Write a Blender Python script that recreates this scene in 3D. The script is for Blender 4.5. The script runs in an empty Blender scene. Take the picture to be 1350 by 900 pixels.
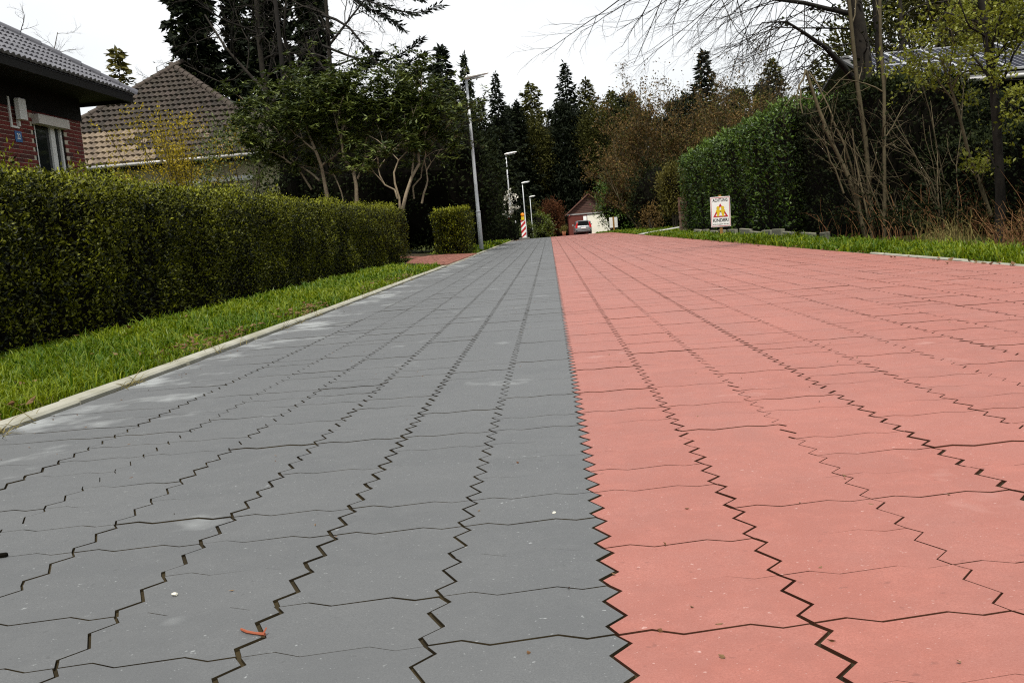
import bpy, math
import numpy as np
from mathutils import Matrix, Vector

S = bpy.context.scene
R_ = math.radians
rad = math.radians

# ------------------------------------------------------------------ camera
CAM = np.array([-.0417, 0, .5075]); FPX = 1200.0
PITCH, ROLL, YAW = -.1212, -.0826, .0506
fw = np.array([-math.sin(YAW)*math.cos(PITCH), math.cos(YAW)*math.cos(PITCH), math.sin(PITCH)])
rt = np.array([math.cos(YAW), math.sin(YAW), 0]); up = np.cross(rt, fw)
CR = math.cos(ROLL)*rt+math.sin(ROLL)*up; CU = -math.sin(ROLL)*rt+math.cos(ROLL)*up
cd = bpy.data.cameras.new('camera'); cam = bpy.data.objects.new('camera', cd)
S.collection.objects.link(cam)
cd.sensor_width = 36; cd.lens = FPX/1350*36; cd.clip_start = .02; cd.clip_end = 2000
cam.matrix_world = Matrix(((CR[0], CU[0], -fw[0], CAM[0]), (CR[1], CU[1], -fw[1], CAM[1]), (CR[2], CU[2], -fw[2], CAM[2]), (0, 0, 0, 1)))
S.camera = cam

# ------------------------------------------------------------------ sky, sun, exposure
SUN_DIR = Vector((-.04, -.46, 1.0)).normalized()          # towards the veiled sun
W = bpy.data.worlds.new('World'); S.world = W; W.use_nodes = True
nt = W.node_tree; nt.nodes.clear()
o_ = nt.nodes.new('ShaderNodeOutputWorld'); bg = nt.nodes.new('ShaderNodeBackground')
sky = nt.nodes.new('ShaderNodeTexSky'); sky.sky_type = 'NISHITA'; sky.sun_disc = False
sky.sun_elevation = math.asin(SUN_DIR.z); sky.sun_rotation = math.atan2(SUN_DIR.x, SUN_DIR.y)
sky.dust_density = 3.0; sky.air_density = 1.0; sky.ozone_density = 1.0
# closed cloud deck: thin and thick cloud mixed over the clear sky
tc = nt.nodes.new('ShaderNodeTexCoord'); mp = nt.nodes.new('ShaderNodeMapping'); mp.inputs['Scale'].default_value = (1, 1, 2.5)
nz = nt.nodes.new('ShaderNodeTexNoise'); nz.inputs['Scale'].default_value = 1.8; nz.inputs['Detail'].default_value = 6
cr = nt.nodes.new('ShaderNodeValToRGB'); cr.color_ramp.elements[0].color = (15.0, 15.9, 16.5, 1); cr.color_ramp.elements[1].color = (18.8, 19.0, 19.1, 1)
cr.color_ramp.elements[0].position = .35; cr.color_ramp.elements[1].position = .62
mx = nt.nodes.new('ShaderNodeMix'); mx.data_type = 'RGBA'; mx.inputs['Factor'].default_value = .86
L = nt.links.new
L(tc.outputs['Generated'], mp.inputs['Vector']); L(mp.outputs['Vector'], nz.inputs['Vector']); L(nz.outputs['Fac'], cr.inputs['Fac'])
L(sky.outputs['Color'], mx.inputs[6]); L(cr.outputs['Color'], mx.inputs[7]); L(mx.outputs[2], bg.inputs['Color'])
bg.inputs['Strength'].default_value = .055
L(bg.outputs['Background'], o_.inputs['Surface'])
sl = bpy.data.lights.new('sun', 'SUN'); so = bpy.data.objects.new('sun', sl); S.collection.objects.link(so)
sl.energy = 5.0; sl.angle = rad(6); sl.color = (1, .95, .87)
so.rotation_euler = SUN_DIR.to_track_quat('Z', 'Y').to_euler()
S.view_settings.view_transform = 'Standard'; S.view_settings.look = 'None'
S.view_settings.exposure = 0.2; S.view_settings.gamma = 1; S.view_settings.use_curve_mapping = False
S.cycles.max_bounces = 6; S.cycles.diffuse_bounces = 3; S.cycles.glossy_bounces = 2; S.cycles.transmission_bounces = 3
S.cycles.use_denoising = False; S.cycles.filter_width = 1.15

# ------------------------------------------------------------------ helpers
COL = S.collection
def RNG(s): return np.random.default_rng(s)
def nrm(v): return v/np.maximum(np.linalg.norm(v, axis=-1, keepdims=True), 1e-9)
def sm(t): t = np.clip(t, 0, 1); return t*t*(3-2*t)

def prof(y):
    y = np.asarray(y, float)
    return .068*np.exp(-np.clip(y, -1, 300)/2)-.0107*np.clip(y-45, 0, 75)
def gz(x, y):
    x = np.asarray(x, float)
    return (prof(y)+1.0*sm((-x-4.4)/6)*(1-sm((np.asarray(y)-70)/40))+.35*sm((x-4.6)/4)
            +9*sm((x-22)/70)*sm((np.asarray(y)-10)/50))

def raw(name, V, Fs, mats, tint=None, smooth=False, midx=None):
    """fast mesh from arrays; Fs = list of (m,k) int arrays"""
    me = bpy.data.meshes.new(name)
    V = np.asarray(V, np.float32); me.vertices.add(len(V)); me.vertices.foreach_set('co', V.ravel())
    Fs = [np.asarray(f, np.int32) for f in Fs if len(f)]
    nl = sum(f.size for f in Fs); npoly = sum(len(f) for f in Fs)
    me.loops.add(nl); me.polygons.add(npoly)
    me.loops.foreach_set('vertex_index', np.concatenate([f.ravel() for f in Fs]))
    tot = np.concatenate([np.full(len(f), f.shape[1], np.int32) for f in Fs])
    me.polygons.foreach_set('loop_start', np.concatenate([[0], np.cumsum(tot)[:-1]]).astype(np.int32))
    if midx is not None: me.polygons.foreach_set('material_index', np.asarray(midx, np.int32))
    me.polygons.foreach_set('use_smooth', np.full(npoly, bool(smooth)))
    if tint is not None:
        a = me.attributes.new('tint', 'FLOAT', 'POINT'); a.data.foreach_set('value', np.asarray(tint, np.float32))
    me.update(calc_edges=True)
    for m in (mats if isinstance(mats, (list, tuple)) else [mats]): me.materials.append(m)
    return me

def put(name, me, parent=None, loc=None, rot=None, scale=None):
    o = bpy.data.objects.new(name, me); COL.objects.link(o)
    if parent is not None: o.parent = parent
    if loc is not None: o.location = loc
    if rot is not None: o.rotation_euler = rot
    if scale is not None: o.scale = scale
    return o
def empty(name, loc=(0, 0, 0), rz=0):
    o = bpy.data.objects.new(name, None); COL.objects.link(o); o.location = loc; o.rotation_euler = (0, 0, rz); o.empty_display_size = .2
    return o
def tag(o, label, cat, group=None):
    o['label'] = label; o['category'] = cat
    if group: o['group'] = group
    return o
def kind(o, k): o['kind'] = k; return o

class G:
    """collects pieces of geometry, built into one mesh"""
    def __init__(s): s.V = []; s.F = {}; s.T = []; s.n = 0
    def add(s, V, F, t=0.0):
        V = np.asarray(V, float); F = np.asarray(F, int)
        s.V.append(V); s.F.setdefault(F.shape[1], []).append(F+s.n)
        s.T.append(np.broadcast_to(np.asarray(t, float), (len(V),))); s.n += len(V); return s
    def box(s, lo, hi, t=0.0, bev=0.0, M=None):
        lo = np.array(lo, float); hi = np.array(hi, float)
        if bev <= 0:
            V = np.array([[x, y, z] for z in (lo[2], hi[2]) for y in (lo[1], hi[1]) for x in (lo[0], hi[0])])
            F = [[0, 2, 3, 1], [4, 5, 7, 6], [0, 1, 5, 4], [2, 6, 7, 3], [0, 4, 6, 2], [1, 3, 7, 5]]
        else:   # chamfered along the upper edges and corners
            b = bev; c = (lo+hi)/2
            def ring(x0, x1, y0, y1, z, k): return [[x0+k, y0, z], [x1-k, y0, z], [x1, y0+k, z], [x1, y1-k, z], [x1-k, y1, z], [x0+k, y1, z], [x0, y1-k, z], [x0, y0+k, z]]
            V = ring(lo[0], hi[0], lo[1], hi[1], lo[2], b)+ring(lo[0], hi[0], lo[1], hi[1], hi[2]-b, b)+ring(lo[0]+b, hi[0]-b, lo[1]+b, hi[1]-b, hi[2], b*.3)
            V = np.array(V); F = []
            for k in (0, 8):
                for i in range(8): j = (i+1) % 8; F.append([k+i, k+j, k+8+j, k+8+i])
            if M is not None: V = V@np.array(M)[:3, :3].T+np.array(M)[:3, 3]
            n0 = s.n; s.add(V, F, t)
            s.F.setdefault(8, []).append(np.array([list(range(16, 24)), list(range(7, -1, -1))])+n0); return s
        if M is not None: V = V@np.array(M)[:3, :3].T+np.array(M)[:3, 3]
        return s.add(V, F, t)
    def tube(s, P, r, n=6, t=0.0, cap=True):
        P = np.asarray(P, float)[None]; r = np.broadcast_to(np.asarray(r, float), (P.shape[1],))[None]
        V, F = tubes(P, r, n); s.add(V, F, t)
        if cap:
            N = P.shape[1]; s.F.setdefault(n, []).append(np.array([list(range(n-1, -1, -1)), [(N-1)*n+i for i in range(n)]])+s.n-len(V))
        return s
    def prism(s, poly, axis, a, b, t=0.0):
        """polygon (2d) extruded along axis from a to b"""
        poly = np.asarray(poly, float); n = len(poly); k = [i for i in range(3) if i != axis]
        V = np.zeros((2*n, 3)); V[:n, k[0]] = poly[:, 0]; V[:n, k[1]] = poly[:, 1]; V[n:] = V[:n]; V[:n, axis] = a; V[n:, axis] = b
        n0 = s.n; s.add(V, [[i, (i+1) % n, n+(i+1) % n, n+i] for i in range(n)], t)
        s.F.setdefault(n, []).append(np.array([list(range(n-1, -1, -1)), list(range(n, 2*n))])+n0); return s
    def mesh(s, name, mat, smooth=False, tint=True):
        return raw(name, np.concatenate(s.V), [np.concatenate(f) for f in s.F.values()], mat, np.concatenate(s.T) if tint else None, smooth)
    def obj(s, name, mat, parent=None, smooth=False, **k): return put(name, s.mesh(name, mat, smooth), parent, **k)

def tubes(P, r, n):
    """P (B,N,3), r (B,N) -> V, F"""
    B, N, _ = P.shape
    T = nrm(np.gradient(P, axis=1)); a = np.where(np.abs(T[:, :1, 2:3]) < .85, np.array([0, 0, 1.]), np.array([1., 0, 0]))
    u = nrm(np.cross(T, np.broadcast_to(a, T.shape))); v = np.cross(T, u)
    th = np.arange(n)*2*math.pi/n
    V = P[:, :, None]+r[:, :, None, None]*(np.cos(th)[None, None, :, None]*u[:, :, None]+np.sin(th)[None, None, :, None]*v[:, :, None])
    b = np.arange(B)[:, None, None]*N*n; i = np.arange(N-1)[None, :, None]*n; k = np.arange(n)[None, None]; k2 = (k+1) % n
    F = np.stack([b+i+k, b+i+k2, b+i+n+k2, b+i+n+k], -1).reshape(-1, 4)
    return V.reshape(-1, 3), F

def leafq(P, D, Nn, ln, wd, fold=.15):
    """one folded diamond quad for each leaf"""
    n = len(P); D = nrm(D); Sd = nrm(np.cross(D, Nn)); U = np.cross(Sd, D)
    ln = np.broadcast_to(ln, (n,))[:, None]; wd = np.broadcast_to(wd, (n,))[:, None]
    mid = P+D*ln*.45+U*wd*fold
    V = np.stack([P, mid+Sd*wd*.5-U*wd*fold*2, P+D*ln, mid-Sd*wd*.5-U*wd*fold*2], 1).reshape(-1, 3)
    return V, np.arange(4*n).reshape(n, 4)
def rdir(r, n, upb=0.0):
    d = r.normal(size=(n, 3)); d[:, 2] += upb; return nrm(d)

# ------------------------------------------------------------------ materials
def newmat(name):
    m = bpy.data.materials.new(name); m.use_nodes = True; n = m.node_tree
    return m, n, n.nodes['Principled BSDF'], n.nodes['Material Output']
def nd(n, t, **k):
    x = n.nodes.new(t)
    for a, b in k.items(): setattr(x, a, b)
    return x
def mixc(n, fac, a, b, blend='MIX'):
    x = nd(n, 'ShaderNodeMix', data_type='RGBA', blend_type=blend)
    for s, v in ((x.inputs[0], fac), (x.inputs[6], a), (x.inputs[7], b)):
        if hasattr(v, 'is_output'): n.links.new(v, s)
        elif isinstance(v, (tuple, list)): s.default_value = (*v, 1)
        else: s.default_value = v
    return x.outputs[2]
def noise(n, scale, detail=3, rough=.6, vec=None, dim=None):
    x = nd(n, 'ShaderNodeTexNoise'); x.inputs['Scale'].default_value = scale; x.inputs['Detail'].default_value = detail; x.inputs['Roughness'].default_value = rough
    g = nd(n, 'ShaderNodeNewGeometry')
    n.links.new(vec if vec is not None else g.outputs['Position'], x.inputs['Vector']); return x.outputs['Fac']
def ramp(n, fac, a, b, ca=(0, 0, 0), cb=(1, 1, 1)):
    x = nd(n, 'ShaderNodeValToRGB'); e = x.color_ramp.elements
    e[0].position = a; e[1].position = b; e[0].color = (*ca, 1); e[1].color = (*cb, 1); n.links.new(fac, x.inputs[0]); return x.outputs[0]
def tintf(n):
    a = nd(n, 'ShaderNodeAttribute', attribute_name='tint'); return a.outputs['Fac']
def bump(n, b, h, strength, dist):
    x = nd(n, 'ShaderNodeBump'); x.inputs['Strength'].default_value = strength; x.inputs['Distance'].default_value = dist
    n.links.new(h, x.inputs['Height']); n.links.new(x.outputs[0], b.inputs['Normal'])

def leafmat(name, c0, c1, rough=.5, transl=.25, spec=.4):
    m, n, b, out = newmat(name)
    c = mixc(n, tintf(n), c0, c1)
    n.links.new(c, b.inputs['Base Color']); b.inputs['Roughness'].default_value = rough; b.inputs['Specular IOR Level'].default_value = spec
    if transl > 0:
        t = nd(n, 'ShaderNodeBsdfTranslucent'); n.links.new(c, t.inputs['Color']); ms = nd(n, 'ShaderNodeMixShader'); ms.inputs[0].default_value = transl
        n.links.new(b.outputs[0], ms.inputs[1]); n.links.new(t.outputs[0], ms.inputs[2]); n.links.new(ms.outputs[0], out.inputs['Surface'])
    return m
def plain(name, c0, c1=None, rough=.6, spec=.4, metal=0.0, ns=0.0, nb=0.0, dirt=None):
    """colour with mottling (noise of scale ns), per-piece tint towards c1 and optional relief"""
    m, n, b, out = newmat(name)
    c = mixc(n, tintf(n), c0, c1 if c1 is not None else c0)
    if ns > 0:
        f = noise(n, ns, 5, .65); c = mixc(n, ramp(n, f, .3, .75), c, dirt if dirt is not None else tuple(v*.6 for v in c0))
        if nb > 0: bump(n, b, f, .5, nb)
    n.links.new(c, b.inputs['Base Color']); b.inputs['Roughness'].default_value = rough; b.inputs['Specular IOR Level'].default_value = spec; b.inputs['Metallic'].default_value = metal
    return m

def pavermat(name, base, alt, pale, stain):
    m, n, b, out = newmat(name)
    oi = nd(n, 'ShaderNodeObjectInfo')
    ad = nd(n, 'ShaderNodeMath', operation='ADD'); n.links.new(oi.outputs['Random'], ad.inputs[0]); n.links.new(tintf(n), ad.inputs[1])
    fr = nd(n, 'ShaderNodeMath', operation='FRACT'); n.links.new(ad.outputs[0], fr.inputs[0])
    c = mixc(n, fr.outputs[0], base, alt)
    big = noise(n, .9, 4, .6); c = mixc(n, ramp(n, big, .35, .75), c, tuple(v*.86 for v in base))
    mid = noise(n, 14, 5, .7); c = mixc(n, ramp(n, mid, .45, .8), c, tuple(v*1.12 for v in alt)); m3 = noise(n, 5.5, 4, .7); gv = sum(alt)/3; c = mixc(n, ramp(n, m3, .42, .72, (0, 0, 0), (.32, .32, .32)), c, tuple(v*.6+gv*.45 for v in alt))
    g = noise(n, 420, 2, .7); c = mixc(n, ramp(n, g, .25, .8), tuple(v*.80 for v in base), c)
    sp = noise(n, 230, 1, .5); c = mixc(n, ramp(n, sp, .725, .79, (0, 0, 0), (.36, .36, .36)), c, pale)
    sp2 = noise(n, 90, 2, .5); c = mixc(n, ramp(n, sp2, .72, .78, (0, 0, 0), (.45, .45, .45)), c, pale)
    dk = noise(n, 60, 2, .5); c = mixc(n, ramp(n, dk, .69, .76, (0, 0, 0), (.45, .45, .45)), c, tuple(v*.45 for v in base)); ws = nd(n, 'ShaderNodeMapping'); ws.inputs['Scale'].default_value = (3.2, .35, 1); gq = nd(n, 'ShaderNodeNewGeometry'); n.links.new(gq.outputs['Position'], ws.inputs['Vector']); wn_ = noise(n, 1.0, 5, .65, ws.outputs['Vector']); c = mixc(n, ramp(n, wn_, .40, .70, (0, 0, 0), (.34, .34, .34)), c, tuple(v*.62+.03 for v in base))
    # lime bloom and drips, mostly along the edge of the road
    gm = nd(n, 'ShaderNodeNewGeometry'); sx = nd(n, 'ShaderNodeSeparateXYZ'); n.links.new(gm.outputs['Position'], sx.inputs[0])
    edge = nd(n, 'ShaderNodeMapRange'); edge.inputs[1].default_value = -1.15; edge.inputs[2].default_value = -1.75; n.links.new(sx.outputs[0], edge.inputs[0])
    st = noise(n, 2.3, 4, .65); sadd = nd(n, 'ShaderNodeMath', operation='MULTIPLY_ADD'); n.links.new(edge.outputs[0], sadd.inputs[0]); sadd.inputs[1].default_value = .17; n.links.new(st, sadd.inputs[2])
    c = mixc(n, ramp(n, sadd.outputs[0], .63, .80, (0, 0, 0), (stain, stain, stain)), c, pale)
    n.links.new(c, b.inputs['Base Color'])
    rr = nd(n, 'ShaderNodeMapRange'); n.links.new(mid, rr.inputs[0]); rr.inputs[3].default_value = .5; rr.inputs[4].default_value = .75; n.links.new(rr.outputs[0], b.inputs['Roughness'])
    b.inputs['Specular IOR Level'].default_value = .5
    bump(n, b, g, .35, .0012)
    return m

M = {}
M['pgrey'] = pavermat('grey_concrete_paver', (.078, .082, .085), (.102, .106, .108), (.36, .38, .38), .5)
M['pred'] = pavermat('red_concrete_paver', (.270, .090, .066), (.335, .121, .092), (.52, .38, .35), .35)
M['joint'] = plain('joint_soil', (.010, .008, .005), None, .95, .1, ns=7, dirt=(.045, .034, .016))
M['joint_red'] = plain('red_joint_dirt', (.040, .013, .007), None, .95, .1, ns=7, dirt=(.075, .032, .018))
M['kerb'] = plain('kerb_concrete', (.33, .325, .285), (.28, .275, .235), .85, .3, ns=4.5, nb=.004, dirt=(.17, .165, .115))
M['soil'] = plain('soil', (.05, .062, .012), None, .95, .1, ns=2.5, dirt=(.030, .035, .009))
M['grass'] = leafmat('grass_blades', (.045, .100, .002), (.205, .245, .004), .5, .4, .3)
M['dry'] = leafmat('dead_leaves', (.10, .042, .016), (.17, .11, .055), .7, .2, .2)
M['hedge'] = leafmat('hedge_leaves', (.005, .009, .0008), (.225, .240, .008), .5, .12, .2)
M['box'] = leafmat('box_leaves', (.028, .042, .005), (.12, .155, .016), .45, .22, .4)
M['twig'] = plain('twigs', (.0035, .003, .002), (.020, .016, .009), .95, .05)  # near-black: shade inside foliage put into the colour; bark chip shares it
M['bark'] = plain('bark', (.045, .037, .028), (.10, .085, .06), .9, .2, ns=14, nb=.01)
M['bark_pale'] = plain('pale_bark', (.22, .175, .115), (.32, .26, .18), .85, .2, ns=10)
M['bark_dark'] = plain('dark_bark', (.012, .010, .008), (.028, .023, .016), .9, .2, ns=12)
M['rhodo'] = leafmat('rhododendron_leaves', (.014, .026, .004), (.135, .165, .030), .5, .15, .3)
M['spruce'] = leafmat('spruce_needles', (.004, .007, .003), (.013, .019, .008), .7, .06, .1)
M['spruce2'] = leafmat('far_spruce_needles', (.004, .007, .003), (.014, .019, .007), .7, .06, .1)
M['olive'] = leafmat('olive_needles', (.022, .024, .005), (.080, .078, .015), .7, .15, .1)
M['thuja'] = leafmat('thuja_scales', (.040, .038, .006), (.12, .105, .016), .6, .15, .2)
M['ivy'] = leafmat('ivy_leaves', (.004, .007, .002), (.020, .027, .006), .75, .08, .08)
M['laurel'] = leafmat('laurel_leaves', (.010, .028, .002), (.115, .195, .018), .45, .15, .28)
M['bark_mid'] = plain('grey_brown_bark', (.075, .062, .036), (.13, .105, .06), .9, .15, ns=12)
M['brownleaf'] = leafmat('withered_brown_leaves', (.045, .026, .007), (.19, .120, .034), .7, .25, .2)
M['redleaf'] = leafmat('red_brown_leaves', (.055, .018, .006), (.12, .048, .016), .7, .25, .2)
M['bud'] = leafmat('young_yellow_green_leaves', (.10, .115, .008), (.24, .25, .025), .5, .35, .3)
M['blossom'] = leafmat('white_blossom', (.60, .58, .50), (.75, .73, .66), .6, .25, .3)
M['forsythia'] = leafmat('forsythia_blossom', (.20, .15, .006), (.42, .32, .012), .6, .3, .2)
M['straw'] = leafmat('dry_grass', (.09, .08, .02), (.26, .21, .075), .7, .25, .2)

# ------------------------------------------------------------------ ground
xs = np.unique(np.concatenate([np.linspace(-300, -40, 14), np.linspace(-40, -5, 15), np.arange(-5, -1.9, .25), [-1.875, -1.87, 3.06, 3.065], np.linspace(-1.8, 3.0, 6), np.arange(3.2, 6, .25), np.linspace(6, 40, 15), np.linspace(40, 300, 14)]))
ys = np.unique(np.concatenate([np.linspace(-60, -3, 8), np.arange(-3, 10, .4), np.linspace(10, 140, 53), np.linspace(150, 900, 12)]))
X, Y = np.meshgrid(xs, ys); Z = gz(X, Y)
Z = np.where((X > -1.872) & (X < 3.062), prof(Y)-.075, Z-.012)
nx, ny = len(xs), len(ys); ii = np.arange(nx-1)[None]+np.arange(ny-1)[:, None]*nx
ground = put('ground', raw('ground', np.stack([X, Y, Z], -1).reshape(-1, 3), [np.stack([ii, ii+1, ii+nx+1, ii+nx], -1).reshape(-1, 4)], M['soil'], smooth=True))
kind(ground, 'structure')

# ------------------------------------------------------------------ road with interlocking pavers
PW, PL, PY0 = .22, .1497, .8435
ZT = np.array([0, .153, .34, .656, .852, 1]); ZX = np.array([0, -.0098, .0143, -.0095, .0138, 0])
WT = np.array([0, .185, .34, .695, .845, 1]); WY = np.array([0, .0083, -.0080, .0078, -.0068, 0])
def outline(gl, gr, gb, gt, left=True, right=True, w=PW):
    """closed outline of one stone, cell origin at its lower-left crossing"""
    b = np.stack([WT*w+0, WY+gb], 1); t = np.stack([WT*w, WY+PL-gt], 1)
    zl = ZX if left else ZX*0; zr = ZX if right else ZX*0
    l = np.stack([zl+gl, ZT*PL], 1); r = np.stack([w+zr-gr, ZT*PL], 1)
    b[0] = (gl, gb); b[-1] = (w-gr, gb); t[0] = (gl, PL-gt); t[-1] = (w-gr, PL-gt)
    return np.concatenate([b, r[1:-1], t[::-1], l[1:-1][::-1]])
def stone_rings(o, lod):
    c = o.mean(0); d = o-c; L_ = np.linalg.norm(d, axis=1, keepdims=True); inn = c+d*(1-.0008/L_)
    n = len(o)
    if lod == 0: return [(o, 0), (o, -.03)]
    if lod == 1: return [(o, 0), (o, -.02)]
    return [(o, 0)]
def stone_mesh(o, lod):
    rs = stone_rings(o, lod); n = len(o)
    V = np.concatenate([np.c_[p, np.full(n, z)] for p, z in rs])
    Fq = [[k*n+n+i, k*n+n+(i+1) % n, k*n+(i+1) % n, k*n+i] for k in range(len(rs)-1) for i in range(n)]
    return V, np.array(Fq, int).reshape(-1, 4), np.array([list(range(n))])
r = RNG(3)
COLS = list(range(-7, 13))            # -7 = wide grey edge stones, -6..-1 grey, 0..11 red, 12 = red edge stones
gapL = {-6: .0050, -5: .0028, -4: .0042, -3: .0052, -2: .0062, -1: .0044, 0: .0048, 1: .0054, 2: .0028, 3: .0066, 4: .0034, 5: .0030, 6: .0046, 7: .0026, 8: .0040, 9: .0044, 10: .0028, 11: .0040, 12: .0036}
ROWS = range(-28, 296)
rowgap = {i: float(r.choice([.0014, .0018, .0022, .0030], p=[.4, .3, .2, .1])) for i in ROWS}
rowgap[2] = .0032; rowgap[1] = .0028; rowgap[-1] = .003
colsh = {c: float(r.normal(0, .0004)) for c in COLS}
def cell(c):
    if c == -7: return -1.765, 1.765-6*PW
    if c == 12: return 12*PW, 3.0-12*PW
    return c*PW, PW
road = put('road', raw('road', np.stack(np.meshgrid(np.linspace(-1.80, 3.03, 12), np.concatenate([np.arange(-4, 10, .1), np.arange(10, 47.5, .5)])), -1).reshape(-1, 2) @ np.array([[1, 0, 0], [0, 1, 0]]), [[[0, 1, 2, 3]]], M['joint']))
me = road.data; N1 = 12; N2 = len(me.vertices)//N1
vv = np.stack(np.meshgrid(np.linspace(-1.80, 3.03, 12), np.concatenate([np.arange(-4, 10, .1), np.arange(10, 47.5, .5)])), -1).reshape(-1, 2)
vv = np.c_[vv, prof(vv[:, 1])-.0042]
ii = np.arange(N1-1)[None]+np.arange(N2-1)[:, None]*N1
road.data = raw('road_bedding', vv, [np.stack([ii, ii+1, ii+N1+1, ii+N1], -1).reshape(-1, 4)], M['joint'])
kind(road, 'structure'); road['label'] = 'road of interlocking pavers, grey strip beside a broad red one'

cand = []
for i in ROWS:
    for c in COLS:
        x0, w = cell(c); p = np.array([x0+w/2, PY0+(i+.5)*PL, prof(PY0+(i+.5)*PL)])-CAM
        z = p@fw
        if z > .3:
            u = 675+FPX*(p@CR)/z; v = 450-FPX*(p@CU)/z
            if -60 < u < 1410 and v < 960: cand.append((i, c))
singles = {}
for grey in (True, False):
    cc = sorted([a for a in cand if (a[1] < 0) == grey], key=lambda a: a[0])[:300]
    singles.update({a: 1 for a in cc})
meshes = {}
bulk = {True: [G(), []], False: [G(), []]}
for i in ROWS:
    y0 = PY0+i*PL
    for c in COLS:
        x0, w = cell(c); grey = c < 0
        gl = gapL.get(c, .002)*.58; gr = gapL.get(c+1, .002)*.58
        lf, rg = c != -7, c != 12
        dy = colsh[c]+float(r.normal(0, .0005)); dx = float(r.normal(0, .0004)); dz = float(r.normal(0, .0005))
        if (i, c) in singles:
            key = (c, rowgap[i], rowgap.get(i+1, .0012))
            if key not in meshes:
                V, Fq, Fn = stone_mesh(outline(gl, gr, key[1]/2, key[2]/2, lf, rg, w), 0)
                V = V-np.array([w/2, PL/2, 0]); meshes[key] = raw('paver', V, [Fq, Fn], [M['pgrey' if grey else 'pred'], M['joint' if grey else 'joint_red']], midx=[1]*20+[0])
            yc = y0+PL/2+dy; sl_ = float((prof(yc+.05)-prof(yc-.05))/.1)
            put('grey_paver' if grey else 'red_paver', meshes[key], road, (x0+w/2+dx, yc, float(prof(yc))+dz),
                (math.atan(sl_)+float(r.normal(0, .0026)), float(r.normal(0, .0022)), float(r.normal(0, .002))))
        else:
            lod = 0 if y0 < 4 else (1 if y0 < 16 else 2); gs = .5 if y0 < 5 else .32
            V, Fq, Fn = stone_mesh(outline(gl, gr, rowgap[i]*gs, rowgap.get(i+1, .0012)*gs, lf, rg, w), lod)
            V = V+np.array([x0+dx, y0+dy, 0]); V[:, 2] += prof(V[:, 1])+dz+(V[:, 0]-x0-w/2)*float(r.normal(0, .0022))
            g = bulk[grey][0]; n0 = g.n
            g.V.append(V); g.T.append(np.full(len(V), float(r.random()))); g.n += len(V)
            if len(Fq): g.F.setdefault(4, []).append(Fq+n0)
            g.F.setdefault(Fn.shape[1], []).append(Fn+n0)
for grey in (True, False):
    nm = 'grey_paving' if grey else 'red_paving'; g = bulk[grey][0]; Fs = [np.concatenate(g.F[4]), np.concatenate(g.F[20])]
    kind(put(nm, raw(nm, np.concatenate(g.V), Fs, [M['pgrey' if grey else 'pred'], M['joint' if grey else 'joint_red']], np.concatenate(g.T), midx=[1]*len(Fs[0])+[0]*len(Fs[1])), road), 'stuff')
# the far end, past the crest, where single stones can no longer be told apart
ysf = np.concatenate([np.linspace(45.0, 101, 15), [112]])
for nm, xa, xb, mm in (('far_grey_paving', -1.765, 0, 'pgrey'), ('far_red_paving', 0, 3.0, 'pred')):
    V = np.array([[x, y, float(prof(y))-(.01 if y < 47.2 else 0)-.004*(y < 45.5)] for y in ysf for x in (xa, xb)])
    if nm == 'far_red_paving': V[V[:, 0] > 2.9, 0] += np.repeat(sm((ysf-85)/15)*4.5, 1)
    kind(put(nm, raw(nm, V, [[[2*k, 2*k+1, 2*k+3, 2*k+2] for k in range(len(ysf)-1)]], M[mm]), road), 'stuff')

# kerbs
def kerb(name, xa, xb, y0, y1, top, label, lean=0):
    k0 = put(name, G().box((xa+.004, y0, -.14), (xb-.004, y1, -.06)).mesh('kerb_bed', M['kerb']), None); kind(k0, 'structure'); k0['label'] = label
    rr = RNG(int(abs(xa)*100)); y = y0
    base = []
    for q in range(3):
        g = G().box((0, 0, -.13), (xb-xa, 1, 0), bev=.009, t=rr.random()); base.append(g.mesh('kerb_stone', M['kerb']))
    while y < y1:
        ln = 1.0*rr.uniform(.98, 1.0)
        zc = float(prof(y)); sl_ = (float(prof(y+1))-zc)
        put('kerb_stone', base[rr.integers(3)], k0, (xa+rr.normal(0, .0035), y+.003, zc+top(y)+rr.normal(0, .003)), (sl_, 0, rr.normal(0, .004)), (1, ln-.008, 1))
        y += ln
    return k0
kerb('kerb_left', -1.862, -1.776, .2, 46, lambda y: .020 if y < 14.5 or y > 20 else .008, 'pale concrete kerb between grey paving and the grass')
kerb('kerb_right', 3.004, 3.062, 2.0, 30, lambda y: .012 if y < 8.8 else -.012, 'thin pale concrete edging along the red paving')

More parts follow.
